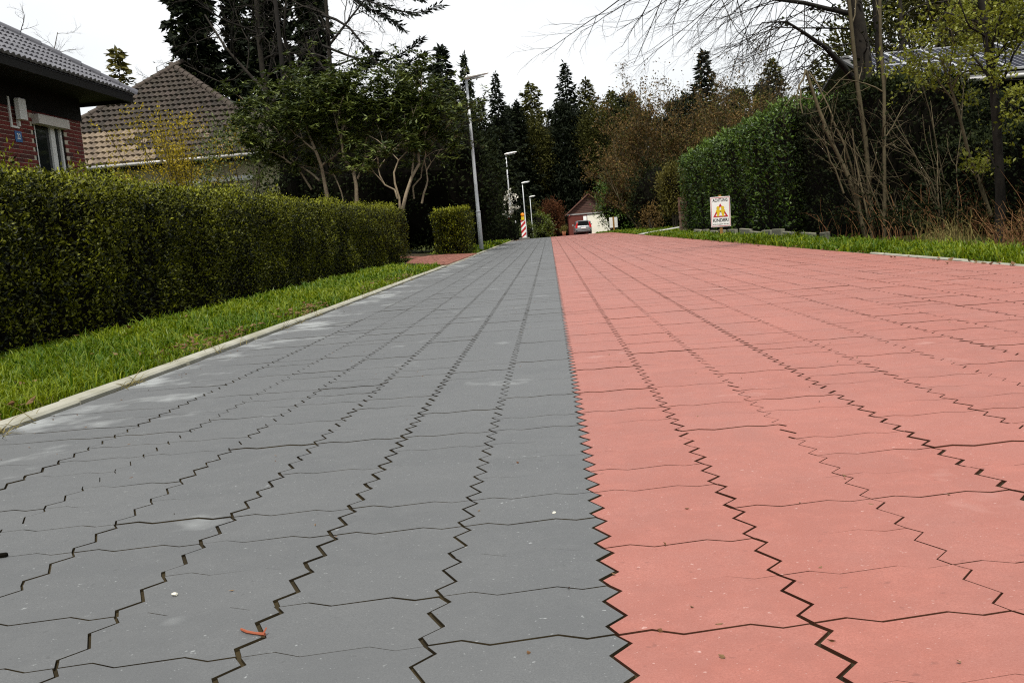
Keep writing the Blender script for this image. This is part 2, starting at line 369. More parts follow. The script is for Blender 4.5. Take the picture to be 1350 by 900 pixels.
# ------------------------------------------------------------------ grass verges
def grass(name, n, fx, fy, hmin, hmax, seed, label, keep=None):
    r = RNG(seed); y = fy(r, n); x = fx(r, n, y)
    clump = .5+.5*np.sin(x*9+1.7*np.sin(y*5))*np.sin(y*7.3+2*np.sin(x*4))
    k = r.random(n) < (.45+.55*clump)
    if keep is not None: k &= keep(x, y)
    k &= ~((np.abs(x-(-1.87 if x.mean() < 0 else 3.06)) < .07) & (r.random(n) < .75)); k &= ~((np.sin(x*5.1+y*2.3)*np.sin(y*3.7-x*2.9) > .72) & (r.random(n) < .75))
    x, y, clump = x[k], y[k], clump[k]; n = len(x)
    d = np.sqrt(x*x+y*y); near_h = np.clip((x+3.6)/.5, .35, 1); h = near_h* r.uniform(hmin, hmax, n)*(.5+.7*clump)*np.where(r.random(n) < .10, 1.7, 1); w = np.maximum(.0017, .0007*d)*r.uniform(.7, 1.4, n)
    a = r.uniform(0, 2*math.pi, n); ln = r.uniform(.3, 1.2, n)
    dv = np.stack([np.cos(a), np.sin(a), np.zeros(n)], 1); a2 = a+r.normal(0, .5, n)+1.57; sv = np.stack([np.cos(a2), np.sin(a2), np.zeros(n)], 1)*w[:, None]
    p = np.stack([x, y, gz(x, y)-.012], 1); upv = np.array([0, 0, 1.])
    m = p+upv*(h*.6)[:, None]+dv*(h*ln*.25)[:, None]; t = p+upv*(h*(1-.25*ln))[:, None]+dv*(h*ln*.8)[:, None]
    V = np.stack([p-sv, p+sv, m+sv*.75, m-sv*.75, t], 1).reshape(-1, 3); b = np.arange(n)[:, None]*5
    tint = np.repeat(np.clip(r.normal(.36, .28, n)+.22*np.sin(x*3+y*1.3)*np.sin(y*2.2+x)+.12*np.sin(x*13)*np.sin(y*11), 0, 1), 5)
    o = put(name, raw(name, V, [b+np.array([[0, 1, 2, 3]]), b+np.array([[3, 2, 4]])], M['grass'], tint)); kind(o, 'stuff'); o['label'] = label; o['category'] = 'grass'
    return o
def ypow(a, b, e): return lambda r, n: a+(b-a)*r.random(n)**e
grass('grass', 215000, lambda r, n, y: r.uniform(-3.55, -1.88, n), ypow(2.0, 18.6, 1.9), .035, .085, 11, 'green grass verge below the clipped hedge',
      lambda x, y: ~((y > 15.2) & (x > -3.2+.0*y) & (y > 15.2+(-1.87-x)*1.8)))
grass('grass', 26000, lambda r, n, y: r.uniform(-3.0, -1.88, n), ypow(21.8, 48, 1.3), .05, .13, 12, 'grass strip round the first street lamp')
grass('grass', 130000, lambda r, n, y: 3.06+r.random(n)**1.15*np.where(y < 14, .75, np.where(y > 30, 2.4, 1.0)), ypow(4.5, 62, 1.9), .035, .10, 13, 'grass verge beside the red paving',
      lambda x, y: ~((y > 30.6) & (y < 33.0)))
# stray blades, moss and litter along the kerb
def litter(name, pts, size, mat, seed, label):
    r = RNG(seed); n = len(pts); a = r.uniform(0, 6.28, n); D = np.stack([np.cos(a), np.sin(a), r.normal(.1, .25, n)], 1)
    V, F = leafq(pts, D, rdir(r, n, 2.2), r.uniform(.6, 1.3, n)*size, r.uniform(.35, .7, n)*size, .3)
    o = put(name, raw(name, V, [F], mat, np.repeat(r.random(n), 4))); kind(o, 'stuff'); o['label'] = label; return o
r = RNG(21)
y = 2.4+13*r.random(900)**1.5; x = -1.90-np.abs(r.normal(0, .15, 900)); cl = np.sin(y*2.1)*np.sin(y*.9+1)+.3*np.sin(y*7) > .12; x, y = x[cl], y[cl]
x2 = r.uniform(-3.5, -2.0, 110); y2 = 2.6+13*r.random(110)**1.4; x = np.r_[x, x2]; y = np.r_[y, y2]
litter('leaf_litter', np.stack([x, y, gz(x, y)+r.uniform(.01, .055, len(x))], 1), .042, M['dry'], 22, 'brown fallen leaves in the grass along the kerb')
y = 17+30*r.random(200); x = -1.86+np.abs(r.normal(0, .10, 200)); x[:90] = -1.62+r.normal(0, .16, 90); y[:90] = r.normal(44.5, 2.2, 90)
x3 = 3.0-np.abs(r.normal(0, .06, 160)); y3 = 6+22*r.random(160); x = np.r_[x, x3]; y = np.r_[y, y3]
litter('leaf_litter', np.stack([x, y, prof(y)+.012], 1), .05, M['dry'], 23, 'brown leaf debris lying at the road edges')
g = G(); r = RNG(24)
for cx, cy, n in ((-1.79, 2.45, 46), (-1.75, 2.62, 20), (-1.77, 3.55, 14), (-1.77, 5.7, 10), *[(-1.768-.1*(k % 2), 2.9+.37*k+.2*math.sin(k*5), 5+(k*7) % 6) for k in range(34)]):
    for k in range(n):
        a = r.uniform(0, 6.28); l_ = r.uniform(.03, .11); p = np.array([cx+r.normal(0, .02), cy+r.normal(0, .05), float(prof(cy))+.002]); d = np.array([math.cos(a), math.sin(a), r.uniform(.2, 1.2)])
        g.tube([p, p+d*l_*.5, p+d*l_+np.array([0, 0, -.25*l_])], [.0013, .001, .0004], 3, t=r.random(), cap=False)
o = g.obj('weeds', M['straw']); kind(o, 'stuff'); o['label'] = 'thin dry weeds sprouting from the kerb joint'

# small finds on the paving
g = G(); p0 = np.array([-.437, 1.083, 0])
def onp(x, y, z=.004): return [x, y, float(prof(y))+z]
g.tube([onp(-.462, 1.066, .004), onp(-.452, 1.058, .0035), onp(-.440, 1.053, .003), onp(-.426, 1.047, .0035)], [.0016, .0018, .0017, .0021], 6)
g.tube([onp(-.428, 1.048, .004), onp(-.4255, 1.054, .009)], [.0014, .0009], 5)
tag(g.obj('twig', plain('red_twig', (.22, .055, .022), None, .6)), 'short reddish twig lying on the grey paving', 'twig')
g = G(); g.box((-.012, -.005, 0), (.012, .005, .006), bev=.002)
tag(g.obj('bark_chip', M['twig'], loc=onp(-1.005, 1.44, .001), rot=(0, 0, .2)), 'small dark bark chip on the grey paving', 'chip')
for k, (x, y, s) in enumerate(((-.607, 1.208, .0042), (-.84, 1.03, .004), (-.07, 1.48, .003))):
    r = RNG(60+k); V = nrm(r.normal(size=(14, 3)))
    import bmesh
    bm = bmesh.new(); [bm.verts.new(v) for v in V*np.array([1.3, 1, .7])*s]; bmesh.ops.convex_hull(bm, input=bm.verts); me = bpy.data.meshes.new('pebble'); bm.to_mesh(me); bm.free()
    me.materials.append(M['blossom'])
    tag(put('pebble', me, None, onp(x, y, s*.5)), ['white pebble lying near the reddish twig', 'white pebble at the foot of the grey paving', 'tiny white pebble on grey paving beside the red strip'][k], 'pebble')

# crumbs of soil and bark strewn over the paving
r = RNG(70); n = 420; y = .8+9*r.random(n)**1.7; x = r.uniform(-1.75, 3.0, n); x[:150] = -1.74+np.abs(r.normal(0, .09, 150)); 
litter('paving_grit', np.stack([x, y, prof(y)+.0015], 1), .0085, M['dry'], 71, 'crumbs of soil and bark strewn over the paving')

# ================================================================== street furniture
M['galv'] = plain('galvanised_steel', (.50, .52, .54), (.42, .44, .46), .5, .5, .15, ns=6, dirt=(.40, .42, .43))
M['lampwhite'] = plain('lamp_head_paint', (.76, .77, .76), None, .4, .5)
M['lens'] = plain('lamp_lens', (.45, .47, .47), None, .15, .6)
M['white'] = plain('white_paint', (.74, .74, .72), (.6, .6, .58), .45, .5)
M['sred'] = plain('sign_red', (.42, .02, .025), None, .35, .5)
M['sblack'] = plain('sign_black', (.02, .02, .022), None, .4, .5)
M['syellow'] = plain('sign_yellow', (.62, .44, .01), None, .4, .5)
M['amber'] = plain('amber_lens', (.75, .24, .01), None, .2, .6)
M['wood'] = plain('post_wood', (.30, .16, .05), (.22, .13, .05), .8, .2, ns=12)
M['foot'] = plain('rubber_foot', (.10, .10, .09), None, .8, .3)

def lamp_meshes():
    d = {}
    d['pole'] = G().tube([(0, 0, -.3), (0, 0, 1.1), (0, 0, 1.12), (0, 0, 2.9), (0, 0, 4.68)], [.062, .060, .048, .042, .034], 12).mesh('pole', M['galv'], True)
    d['collar'] = G().tube([(0, 0, 1.07), (0, 0, 1.10), (0, 0, 1.13)], [.066, .066, .05], 12).mesh('collar', M['galv'], True)
    g = G(); st = [(-.07, .10, .055), (.06, .125, .075), (.30, .12, .065), (.56, .085, .04), (.62, .04, .02)]
    V = []
    for x, w, h in st:
        for a in range(10):
            t = 2*math.pi*a/10; V.append((x, w*math.cos(t)*(1 if abs(math.cos(t)) < .8 else .96), 4.72+.14*x+h*(math.sin(t) if math.sin(t) > 0 else .55*math.sin(t))))
    F = [[k*10+a, k*10+(a+1) % 10, k*10+10+(a+1) % 10, k*10+10+a] for k in range(4) for a in range(10)]
    g.add(V, F); g.F.setdefault(10, []).append(np.array([list(range(9, -1, -1)), [40+a for a in range(10)]])); d['lamp_head'] = g.mesh('lamp_head', M['lampwhite'], True)
    g = G(); Mx = Matrix.Translation((0, 0, 4.665))@Matrix.Rotation(-.14, 4, 'Y')
    g.box((.10, -.085, -.012), (.50, .085, .004), bev=.006, M=np.array(Mx)); d['lens'] = g.mesh('lens', M['lens'])
    d['door'] = G().box((-.02, -.066, .55), (.02, -.056, .85), bev=.002).mesh('door', M['galv'])
    return d
LM = lamp_meshes()
for (x, y, h), lab in zip(((-1.97, 25.5, 1), (-2.10, 51, 1), (-2.0, 78, 1), (-1.95, 105, 1)),
        ('tall grey street lamp nearest the hedge, white head over the road', 'second grey street lamp along the road, foot hidden by a dark bush',
         'third grey street lamp, behind the striped warning beacon', 'farthest and smallest grey street lamp by the green hedge')):
    t = empty('street_lamp', (x, y, float(gz(x, y)))); tag(t, lab, 'street lamp', 'street lamps along the road')
    t.rotation_euler = (0, -.004, .12)
    p = put('pole', LM['pole'], t); put('collar', LM['collar'], p); put('service_door', LM['door'], p)
    hd = put('lamp_head', LM['lamp_head'], t); put('lens', LM['lens'], hd)

# warning beacon
t = empty('warning_beacon', (-1.42, 49.5, float(gz(-1.42, 49.5)))); tag(t, 'red and white striped warning beacon with an amber lamp', 'traffic beacon')
g = G().box((-.30, -.2, 0), (.30, .2, .10), bev=.03); g.obj('foot_plate', M['foot'], t)
g = G().box((-.125, -.03, .10), (.125, .03, 1.05), bev=.01); pb = g.obj('panel', M['white'], t)
for k in range(4):
    z = .02+k*.30
    lo, hi = [(-.125, z), (.125, z+.25), (.125, z+.40), (-.125, z+.15)], None
    pl = [(x, min(max(zz, .105), 1.04)) for x, zz in lo]
    g = G().prism(pl, 1, -.034, -.0305); g.obj('stripe', M['sred'], pb)
g = G().box((-.09, -.06, 1.05), (.09, .06, 1.22), bev=.02); lb = g.obj('lamp_box', M['syellow'], t)
g = G(); a = np.linspace(0, 2*math.pi, 13)[:-1]
g.tube([(0, -.075, 1.32), (0, -.055, 1.32), (0, .055, 1.32), (0, .075, 1.32)], [.07, .105, .105, .07], 12); g.obj('lamp_lens', M['amber'], t, True)

# text helper: flat lettering as thin mesh
def text(body, size, depth, mat, name, parent, loc, rot, sx=1.0, bold=0.0, align='CENTER', width=None):
    cu = bpy.data.curves.new('lettering', 'FONT'); cu.body = body; cu.size = size; cu.extrude = depth; cu.offset = bold; cu.align_x = align; cu.align_y = 'CENTER'; cu.resolution_u = 3
    ob = bpy.data.objects.new('lettering', cu); COL.objects.link(ob)
    me = bpy.data.meshes.new_from_object(ob.evaluated_get(bpy.context.evaluated_depsgraph_get())); bpy.data.objects.remove(ob)
    if width:
        xs_ = [v.co.x for v in me.vertices]; sx = width/(max(xs_)-min(xs_))
    me.materials.clear(); me.materials.append(mat)
    return put(name, me, parent, loc, rot, (sx, 1, 1))

# children warning sign
t = empty('warning_sign', (3.77, 20.6, float(gz(3.77, 20.6)))); t.rotation_euler = (0, .012, -.18); tag(t, 'white ACHTUNG KINDER warning sign on a wooden post', 'sign')
G().box((-.032, -.02, -.2), (.032, .03, .90), bev=.004).obj('post', M['wood'], t)
bd = G().box((-.215, -.034, .20), (.215, -.022, .86), bev=.004).obj('board', M['white'], t)
Y0 = -.0365
g = G()
for lo, hi in (((-.205, .212), (.205, .226)), ((-.205, .834), (.205, .848)), ((-.205, .226), (-.191, .834)), ((.191, .226), (.205, .834))):
    g.box((lo[0], Y0, lo[1]), (hi[0], -.0345, hi[1]))
g.obj('border', plain('sign_border', (.42, .10, .12), None, .4), bd)
text('ACHTUNG', .092, .001, M['sblack'], 'lettering', bd, (0, Y0, .785), (math.pi/2, 0, 0), bold=.0018, width=.325)
text('KINDER!', .098, .001, M['sblack'], 'lettering', bd, (0, Y0, .345), (math.pi/2, 0, 0), bold=.0022, width=.335)
text('bitte langsam fahren', .036, .001, M['sblack'], 'lettering', bd, (0, Y0, .262), (math.pi/2, 0, 0), width=.345)
def tri(cx, cz, hw, h): return [(cx-hw, cz), (cx+hw, cz), (cx, cz+h)]
g = G(); o3 = tri(0, .415, .165, .30); i3 = tri(0, .443, .112, .205)
V = [(x, Y0, z) for x, z in o3]+[(x, Y0, z) for x, z in i3]+[(x, -.0345, z) for x, z in o3]+[(x, -.0345, z) for x, z in i3]
F = []
for k in range(3):
    j = (k+1) % 3; F += [[k, j, 3+j, 3+k], [k+6, k, j, j+6][::-1], [3+k, 3+j, 9+j, 9+k][::-1]]
g.add(V, F); g.obj('triangle', M['sred'], bd)
for sx in (-1, 1):
    g = G()
    a = np.linspace(0, 2*math.pi, 15)[:-1]
    g.prism(np.stack([sx*.050+.036*np.cos(a), .622+.034*np.sin(a)], 1), 1, Y0-.003, Y0-.0006)             # head
    body = [(-.012, .59), (-.045, .575), (-.052, .535), (-.030, .53), (-.030, .50), (-.022, .43), (.012, .425), (.016, .46), (.030, .50), (.032, .53), (.062, .53), (.050, .565), (.014, .59)]
    b2 = [(sx*.050-sx*x, z) for x, z in body]
    if sx < 0: b2 = b2
    g.prism(b2 if sx < 0 else b2[::-1], 1, Y0-.003, Y0-.0006); g.obj('pictogram_child', M['syellow'], bd)

# sign seen from behind
t = empty('sign_back', (4.02, 58, float(gz(4.02, 58)))); t.rotation_euler = (0, 0, .1); tag(t, 'small white sign seen from behind on a wooden post', 'sign')
G().box((-.05, -.03, -.2), (.05, .03, .95), bev=.006).obj('post', M['wood'], t)
G().box((-.26, .034, .28), (.26, .048, .92), bev=.005).obj('board', M['white'], t)

# ================================================================== houses
M['mortar'] = plain('mortar', (.52, .47, .38), (.4, .36, .3), .9, .2, ns=9)
M['brick'] = plain('clinker_brick', (.17, .022, .016), (.030, .012, .012), .7, .3, ns=30, nb=.003)
M['timber'] = plain('dark_timber', (.006, .005, .004), (.010, .008, .006), .8, .2, ns=5)
M['darktile'] = plain('dark_glazed_tile', (.085, .085, .097), (.125, .125, .14), .42, .5, ns=5, dirt=(.06, .06, .07))
M['browntile'] = plain('brown_tile', (.055, .041, .035), (.018, .015, .013), .8, .3, ns=5, nb=.006, dirt=(.035, .028, .018))
M['tantile'] = plain('weathered_tan_tile', (.18, .14, .095), (.07, .053, .040), .85, .3, ns=5, nb=.006, dirt=(.17, .13, .09))
M['render'] = plain('cream_render', (.45, .40, .28), None, .9, .2, ns=2, dirt=(.34, .30, .2))
M['glass'] = plain('window_glass', (.010, .012, .013), None, .06, .5)
M['zinc'] = plain('zinc_gutter', (.38, .37, .36), None, .5, .5, .4, ns=3)
M['upvc'] = plain('white_upvc', (.62, .62, .61), None, .35, .5)
M['shutterbox'] = plain('shutter_box', (.50, .47, .44), None, .5, .4)
M['numplate'] = plain('number_plate_blue', (.035, .12, .30), None, .35, .5)

# --- brick bungalow behind the hedge
h1 = empty('brick_house', (-14.1, 14, float(gz(-14.1, 14)))); tag(h1, 'red brick house with dark hipped roof and roller shutter window', 'house')
h1b = Vector(h1.location)
def hput(g, name, mat, parent, home, smooth=False):
    """geometry given in world coordinates, parented under a thing whose base is home"""
    for k in range(len(g.V)): g.V[k] = g.V[k]-np.array(home)
    return g.obj(name, mat, parent, smooth)
XW = -10.1
wall = hput(G().box((-18, 7.0, .6), (XW-.16, 20.0, 3.62)).box((XW-.16, 7.0, .6), (XW-.006, 18.05, 3.62)).box((XW-.16, 19.245, .6), (XW-.006, 20.0, 3.62)).box((XW-.16, 18.05, .6), (XW-.006, 19.245, 1.95)).box((XW-.16, 18.05, 3.43), (XW-.006, 19.245, 3.62)), 'wall', M['mortar'], h1, h1b)
# single bricks of the part of the wall that shows
rb = RNG(31); bm_ = [G().box((0, 0, 0), (.035, .24, .071), t=q/5, bev=.004).mesh('brick', M['brick']) for q in range(6)]
bh = G().box((0, 0, 0), (.035, .115, .071), t=.4, bev=.004).mesh('brick', M['brick'])
nb_ = 0
for cz in range(15):
    z = 2.42+cz*.083; y = 15.35+(.125 if cz % 2 else 0)
    while y < 19.98:
        ln = .24
        if y+ln > 20.0: ln = .115
        if y+ln <= 20.002 and not (z > 1.9 and z < 3.50 and y+ln > 18.12 and y < 19.20):
            if nb_ < 300: put('brick', bm_[min(5, int(rb.random()**1.6*6))] if ln > .2 else bh, wall, Vector((XW-.031, y, z))-h1b+Vector((rb.normal(0, .0012), 0, 0))); nb_ += 1
        y += ln+.0105
# dark timber band, soffit and fascia
hput(G().box((-18, 7.0, 3.63), (XW+.015, 20.04, 4.14)), 'timber_band', M['timber'], h1, h1b)
sf = hput(G().box((-18.6, 5.8, 4.10), (-9.16, 20.56, 4.16)), 'soffit', M['timber'], h1, h1b)
hput(G().box((-9.19, 5.8, 4.03), (-9.13, 20.60, 4.205)).box((-18.6, 20.545, 4.03), (-9.192, 20.60, 4.205)), 'fascia', M['timber'], h1, h1b)
# window with frame, panes and shutter box
wn = hput(G().box((XW-.10, 18.16, 2.0), (XW-.08, 19.18, 3.38)), 'window', M['glass'], h1, h1b)
g = G()
for y0, y1 in ((18.14, 18.20), (18.76, 18.83), (18.84, 18.92), (19.13, 19.19)): g.box((XW-.085, y0, 1.98), (XW-.03, y1, 3.40), bev=.006)
hput(g, 'frame', M['upvc'], wn, h1b)
hput(G().box((XW-.11, 18.05, 1.95), (XW-.02, 18.14, 3.42)).box((XW-.11, 19.19, 1.95), (XW-.02, 19.24, 3.42)), 'reveal', M['timber'], wn, h1b)
hput(G().box((XW-.02, 18.05, 3.37), (XW+.16, 19.22, 3.56), bev=.012), 'shutter_box', M['shutterbox'], h1, h1b)
bx = hput(G().box((XW+.05, 17.42, 3.38), (XW+.16, 17.66, 3.78), bev=.012), 'outdoor_lamp', M['upvc'], h1, h1b)
hput(G().box((XW, 17.28, 3.22), (XW+.03, 17.33, 3.80)).box((XW, 17.33, 3.22), (XW+.03, 17.55, 3.26)).box((XW, 17.50, 3.262), (XW+.06, 17.55, 3.376)), 'bracket', M['upvc'], bx, h1b)
npl = hput(G().box((XW+.004, 17.38, 2.96), (XW+.02, 17.60, 3.17), bev=.004), 'number_plate', M['numplate'], h1, h1b)
text('22', .15, .001, M['white'], 'lettering', npl, Vector((XW+.0215, 17.49, 3.065))-h1b, (math.pi/2, 0, math.pi/2), .8, .002)
# hipped roof: planes under the tiles, then tiles one by one where they show
tp = math.tan(rad(34.7)); ex, ey, ez = -9.12, 20.6, 4.21
RH = 4.9; V = [(ex, 5.8, ez), (ex, ey, ez), (-18.6, ey, ez), (-18.6, 5.8, ez), (ex-4.74, 5.8+4.74, ez+4.74*tp), (ex-4.74, ey-4.74, ez+4.74*tp)]
rf = hput(G().add(np.array(V)-np.array([0, 0, .03]), [[0, 1, 5, 4], [2, 3, 4, 5]]).add(np.array(V)-np.array([0, 0, .03]), [[1, 2, 5], [3, 0, 4]]), 'roof', M['darktile'], h1, h1b)
def tilemesh(name, w, l, waves, amp, th, mat, t=0.0, nose=.0):
    """a roof tile: x across, y up the slope, z outwards, waves rolls across"""
    n = 5*waves+1; u = np.linspace(0, 1, n); zz = amp*(.5-.5*np.cos(2*math.pi*waves*u))**.8
    g = G(); V = []
    for y, lift in ((0, th), (l*1.12, 0)):
        for k in range(n): V.append((u[k]*w, y, zz[k]+lift))
    for k in range(n): V.append((u[k]*w, 0, zz[k]*.35))
    F = [[k, k+1, n+k+1, n+k] for k in range(n-1)]+[[2*n+k, 2*n+k+1, k+1, k] for k in range(n-1)]
    return g.add(V, F, t).mesh(name, mat, False)
ca, sa = math.cos(rad(34.7)), math.sin(rad(34.7))
tm = [tilemesh('roof_tile', .335, .335, 2, .045, .04, M['darktile'], t=q*.3) for q in range(4)]
rr = RNG(33); cnt = 0; bulkt = G()
for row in range(15):
    s = row*.335; x = ex-s*ca; z = ez+s*sa
    yh = ey-s*ca                               # hip cuts the row here
    y = yh-.34
    while y > 12.2 and cnt < 300:
        # tile axes: across = -Y, up slope = (-ca,0,sa)
        mt = Matrix(((0, -ca, sa, x-h1b.x), (1, 0, 0, y-h1b.y), (0, sa, ca, z-h1b.z), (0, 0, 0, 1)))
        q = mt@Matrix.Translation((0, 0, rr.normal(0, .0015)))
        o = bpy.data.objects.new('roof_tile', tm[rr.integers(4)]); COL.objects.link(o); o.parent = rf; o.matrix_local = q; cnt += 1
        y -= .337
# hip caps
a0 = np.array([ex, ey, ez]); hd = np.array([-1, -1, tp]); hl = np.linalg.norm(hd); hd = hd/hl
hc = []
g = G(); nseg = 7; a = np.linspace(-.2, math.pi+.2, 9)
sidev = nrm(np.cross(hd, np.array([0, 0, 1.]))); upv = np.cross(sidev, hd)
def capmesh(r0, r1, ln):
    V = []
    for q, rr_ in ((0, r0), (1, r1)):
        for th in a: V.append(hd*(ln*q)+sidev*rr_*math.cos(th)+upv*(rr_*math.sin(th)-.01))
    F = [[k, k+1, 9+k+1, 9+k] for k in range(8)]; n0 = len(V)
    for th in a: V.append(sidev*(r0-.02)*math.cos(th)+upv*((r0-.02)*math.sin(th)-.01))
    F += [[18+k, 18+k+1, k+1, k] for k in range(8)]
    return G().add(V, F).mesh('hip_cap', M['darktile'])
cm = capmesh(.125, .10, .46)
for k in range(13):
    p = a0+hd*(-.06+k*.42)+np.array([0, 0, .03]); put('hip_cap', cm, rf, Vector(p)-h1b)

# --- tiled house further back
h2 = empty('tiled_house', (-15, 39, float(gz(-15, 39)))); tag(h2, 'cream house with weathered brown tiled pyramid roof and long gutter', 'house'); h2b = Vector(h2.location)
w2 = hput(G().box((-20.4, 34.9, .6), (-9.9, 43.5, 4.12)), 'wall', M['render'], h2, h2b)
ap = np.array([-15.3, 39.0, 8.45]); E = [(-21.0, 34.0, 4.15), (-9.3, 34.0, 4.15), (-9.3, 44.0, 4.15), (-21.0, 44.0, 4.15)]
r2 = hput(G().add([*E, ap], [[0, 1, 4], [1, 2, 4], [2, 3, 4], [3, 0, 4]]), 'roof', M['browntile'], h2, h2b)
hput(G().box((-20.9, 34.15, 3.98), (-9.4, 43.9, 4.10)), 'soffit', M['timber'], h2, h2b)
gt = [(-21.1, 33.93, 4.10), (-9.2, 33.93, 4.08)]
hput(G().tube(gt, .07, 10), 'gutter', M['zinc'], h2, h2b, True)
hput(G().box((-14.9, 34.82, 2.05), (-12.2, 34.91, 3.22)), 'window', M['glass'], h2, h2b)
hput(G().box((-15.05, 34.76, 3.23), (-11.1, 34.90, 3.42), bev=.01), 'lintel', M['upvc'], h2, h2b)
slope = np.array([0, 5.0, 4.3]); sl2 = np.linalg.norm(slope); su = slope/sl2; nv = np.array([0, -su[2], su[1]])
tb = [tilemesh('roof_tile', .225, .36, 1, .055, .075, M['browntile'], t=q*.33) for q in range(4)]
tt = [tilemesh('roof_tile', .225, .36, 1, .055, .075, M['tantile'], t=q*.33) for q in range(4)]
rr = RNG(35); cnt = 0; rest = [G(), G()]
nrow = int(sl2/.36)
tl = []
for row in range(nrow):
    s = row*.36; f = s/sl2; xl = E[0][0]+(ap[0]-E[0][0])*f; xr = E[1][0]+(ap[0]-E[1][0])*f
    n = int((xr-xl-.1)/.222)
    for k in range(n): tl.append((xl+.05+k*.222+.111*(row % 2)*0, row, s))
order = sorted(tl, key=lambda q: (not (-17.5 < q[0] < -11.3), q[2]))
for x, row, s in order:
    p = np.array([x, 34.0, 4.15])+su*s+nv*.02
    edge = -15.2-.2*row+.5*math.sin(row*1.7)
    tan = (row < 6 and x < edge+rr.normal(0, .5)) or (row < 6 and rr.random() < .05)
    m_ = (tt if tan else tb)[min(3, int(rr.random()*4))]
    if cnt < 300 and -17.5 < x < -11.3:
        o = bpy.data.objects.new('roof_tile', m_); COL.objects.link(o); o.parent = r2
        o.matrix_local = Matrix(((1, 0, 0, p[0]-h2b.x), (0, su[1], nv[1], p[1]-h2b.y), (0, su[2], nv[2], p[2]-h2b.z), (0, 0, 0, 1)))@Matrix.Rotation(rr.normal(0, .01), 4, 'Z'); cnt += 1
    else:
        n_ = len(m_.vertices); co = np.zeros(n_*3, np.float32); m_.vertices.foreach_get('co', co); co = co.reshape(-1, 3)
        Vw = p[None]+co[:, :1]*np.array([1, 0, 0])+co[:, 1:2]*su+co[:, 2:]*nv
        k5 = 6; F = [[k, k+1, k5+k+1, k5+k] for k in range(k5-1)]+[[2*k5+k, 2*k5+k+1, k+1, k] for k in range(k5-1)]
        rest[1 if tan else 0].add(Vw, F, rr.random())
kind(hput(rest[0], 'further_tiles', M['browntile'], r2, h2b), 'stuff')
if rest[1].n: kind(hput(rest[1], 'further_tan_tiles', M['tantile'], r2, h2b), 'stuff')
c0 = np.array(E[1]); hd = nrm(ap-c0); sidev = nrm(np.cross(hd, np.array([0, 0, 1.]))); upv = np.cross(sidev, hd); a = np.linspace(-.2, math.pi+.2, 9)
def cap2(mat):
    V = []
    for q, rr_ in ((0, .15), (1, .12)):
        for th in a: V.append(hd*(.42*q)+sidev*rr_*math.cos(th)+upv*rr_*math.sin(th))
    for th in a: V.append(sidev*.12*math.cos(th)+upv*.12*math.sin(th))
    return G().add(V, [[k, k+1, 10+k, 9+k] for k in range(8)]+[[18+k, 19+k, k+1, k] for k in range(8)]).mesh('hip_cap', mat)
cm2 = cap2(M['browntile']); hl = np.linalg.norm(ap-c0)
for k in range(int(hl/.38)+1): put('hip_cap', cm2, r2, Vector(c0+hd*k*.38+np.array([0, 0, .06]))-h2b)
hd = nrm(ap-np.array(E[0])); sidev = nrm(np.cross(hd, np.array([0, 0, 1.]))); upv = np.cross(sidev, hd); cm3 = cap2(M['browntile'])
for k in range(int(hl/.38)+1): put('hip_cap', cm3, r2, Vector(np.array(E[0])+hd*k*.38+np.array([0, 0, .06]))-h2b)

# --- house with solar panels on the right
M['panel'] = plain('solar_cells', (.012, .013, .022), (.02, .022, .036), .7, .1)
M['alu'] = plain('aluminium_frame', (.62, .63, .65), None, .35, .5, .6)
M['greytile'] = plain('grey_tile', (.10, .10, .10), None, .8, .3, ns=6)
h3 = empty('solar_house', (15, 28, float(gz(15, 28)))); tag(h3, 'low dark house with solar panels on its roof behind the thicket', 'house'); h3b = Vector(h3.location)
hput(G().box((9.4, 24.6, .1), (24, 31.4, 3.30)), 'wall', M['timber'], h3, h3b)
E3 = [(7.0, 24.0, 3.34), (24.6, 24.0, 3.34)]; RZ = 4.60; RY = 27.4
rf3 = hput(G().prism([(24.0, 3.28), (RY, RZ-.06), (31.6, 3.28), (31.6, 3.36), (RY, RZ), (24.0, 3.36)], 0, 8.7, 24.6), 'roof', M['greytile'], h3, h3b)
hput(G().tube([(8.7, 23.95, 3.30), (24.6, 23.95, 3.28)], .06, 8), 'gutter', M['zinc'], h3, h3b, True)
hput(G().box((8.7, RY-.12, RZ-.01), (24.6, RY+.12, RZ+.07), bev=.03), 'ridge', M['greytile'], h3, h3b)
s3 = nrm(np.array([0, RY-24.0, RZ-3.36])); n3 = np.array([0, -s3[2], s3[1]])
LS = np.linalg.norm([RY-24.0, RZ-3.36])
def onroof(x, s, h): return np.array([x, 24.0, 3.36])+s3*s+n3*h
for row in range(2):
    for k in range(9):
        x0 = 8.85+k*1.02; s0 = .22+row*1.62
        def slab(x0, x1, s0, s1, h0, h1, g):
            V = [onroof(x, s, h) for h in (h0, h1) for s in (s0, s1) for x in (x0, x1)]
            g.add(V, [[0, 2, 3, 1], [4, 5, 7, 6], [0, 1, 5, 4], [2, 6, 7, 3], [0, 4, 6, 2], [1, 3, 7, 5]]); return g
        po = hput(slab(x0+.03, x0+.97, s0+.03, s0+1.55, .06, .095, G()), 'solar_panel', M['panel'], rf3, h3b)
        g = G(); slab(x0, x0+1.0, s0, s0+.03, .055, .105, g); slab(x0, x0+1.0, s0+1.55, s0+1.58, .055, .105, g); slab(x0, x0+.03, s0+.031, s0+1.549, .055, .105, g); slab(x0+.97, x0+1.0, s0+.031, s0+1.549, .055, .105, g)
        hput(g, 'frame', M['alu'], po, h3b)
        g = G()
        for q in range(1, 6): slab(x0+q*.163-.004, x0+q*.163+.004, s0+.032, s0+1.548, .0955, .0975, g)
        hput(g, 'busbar', M['alu'], po, h3b)

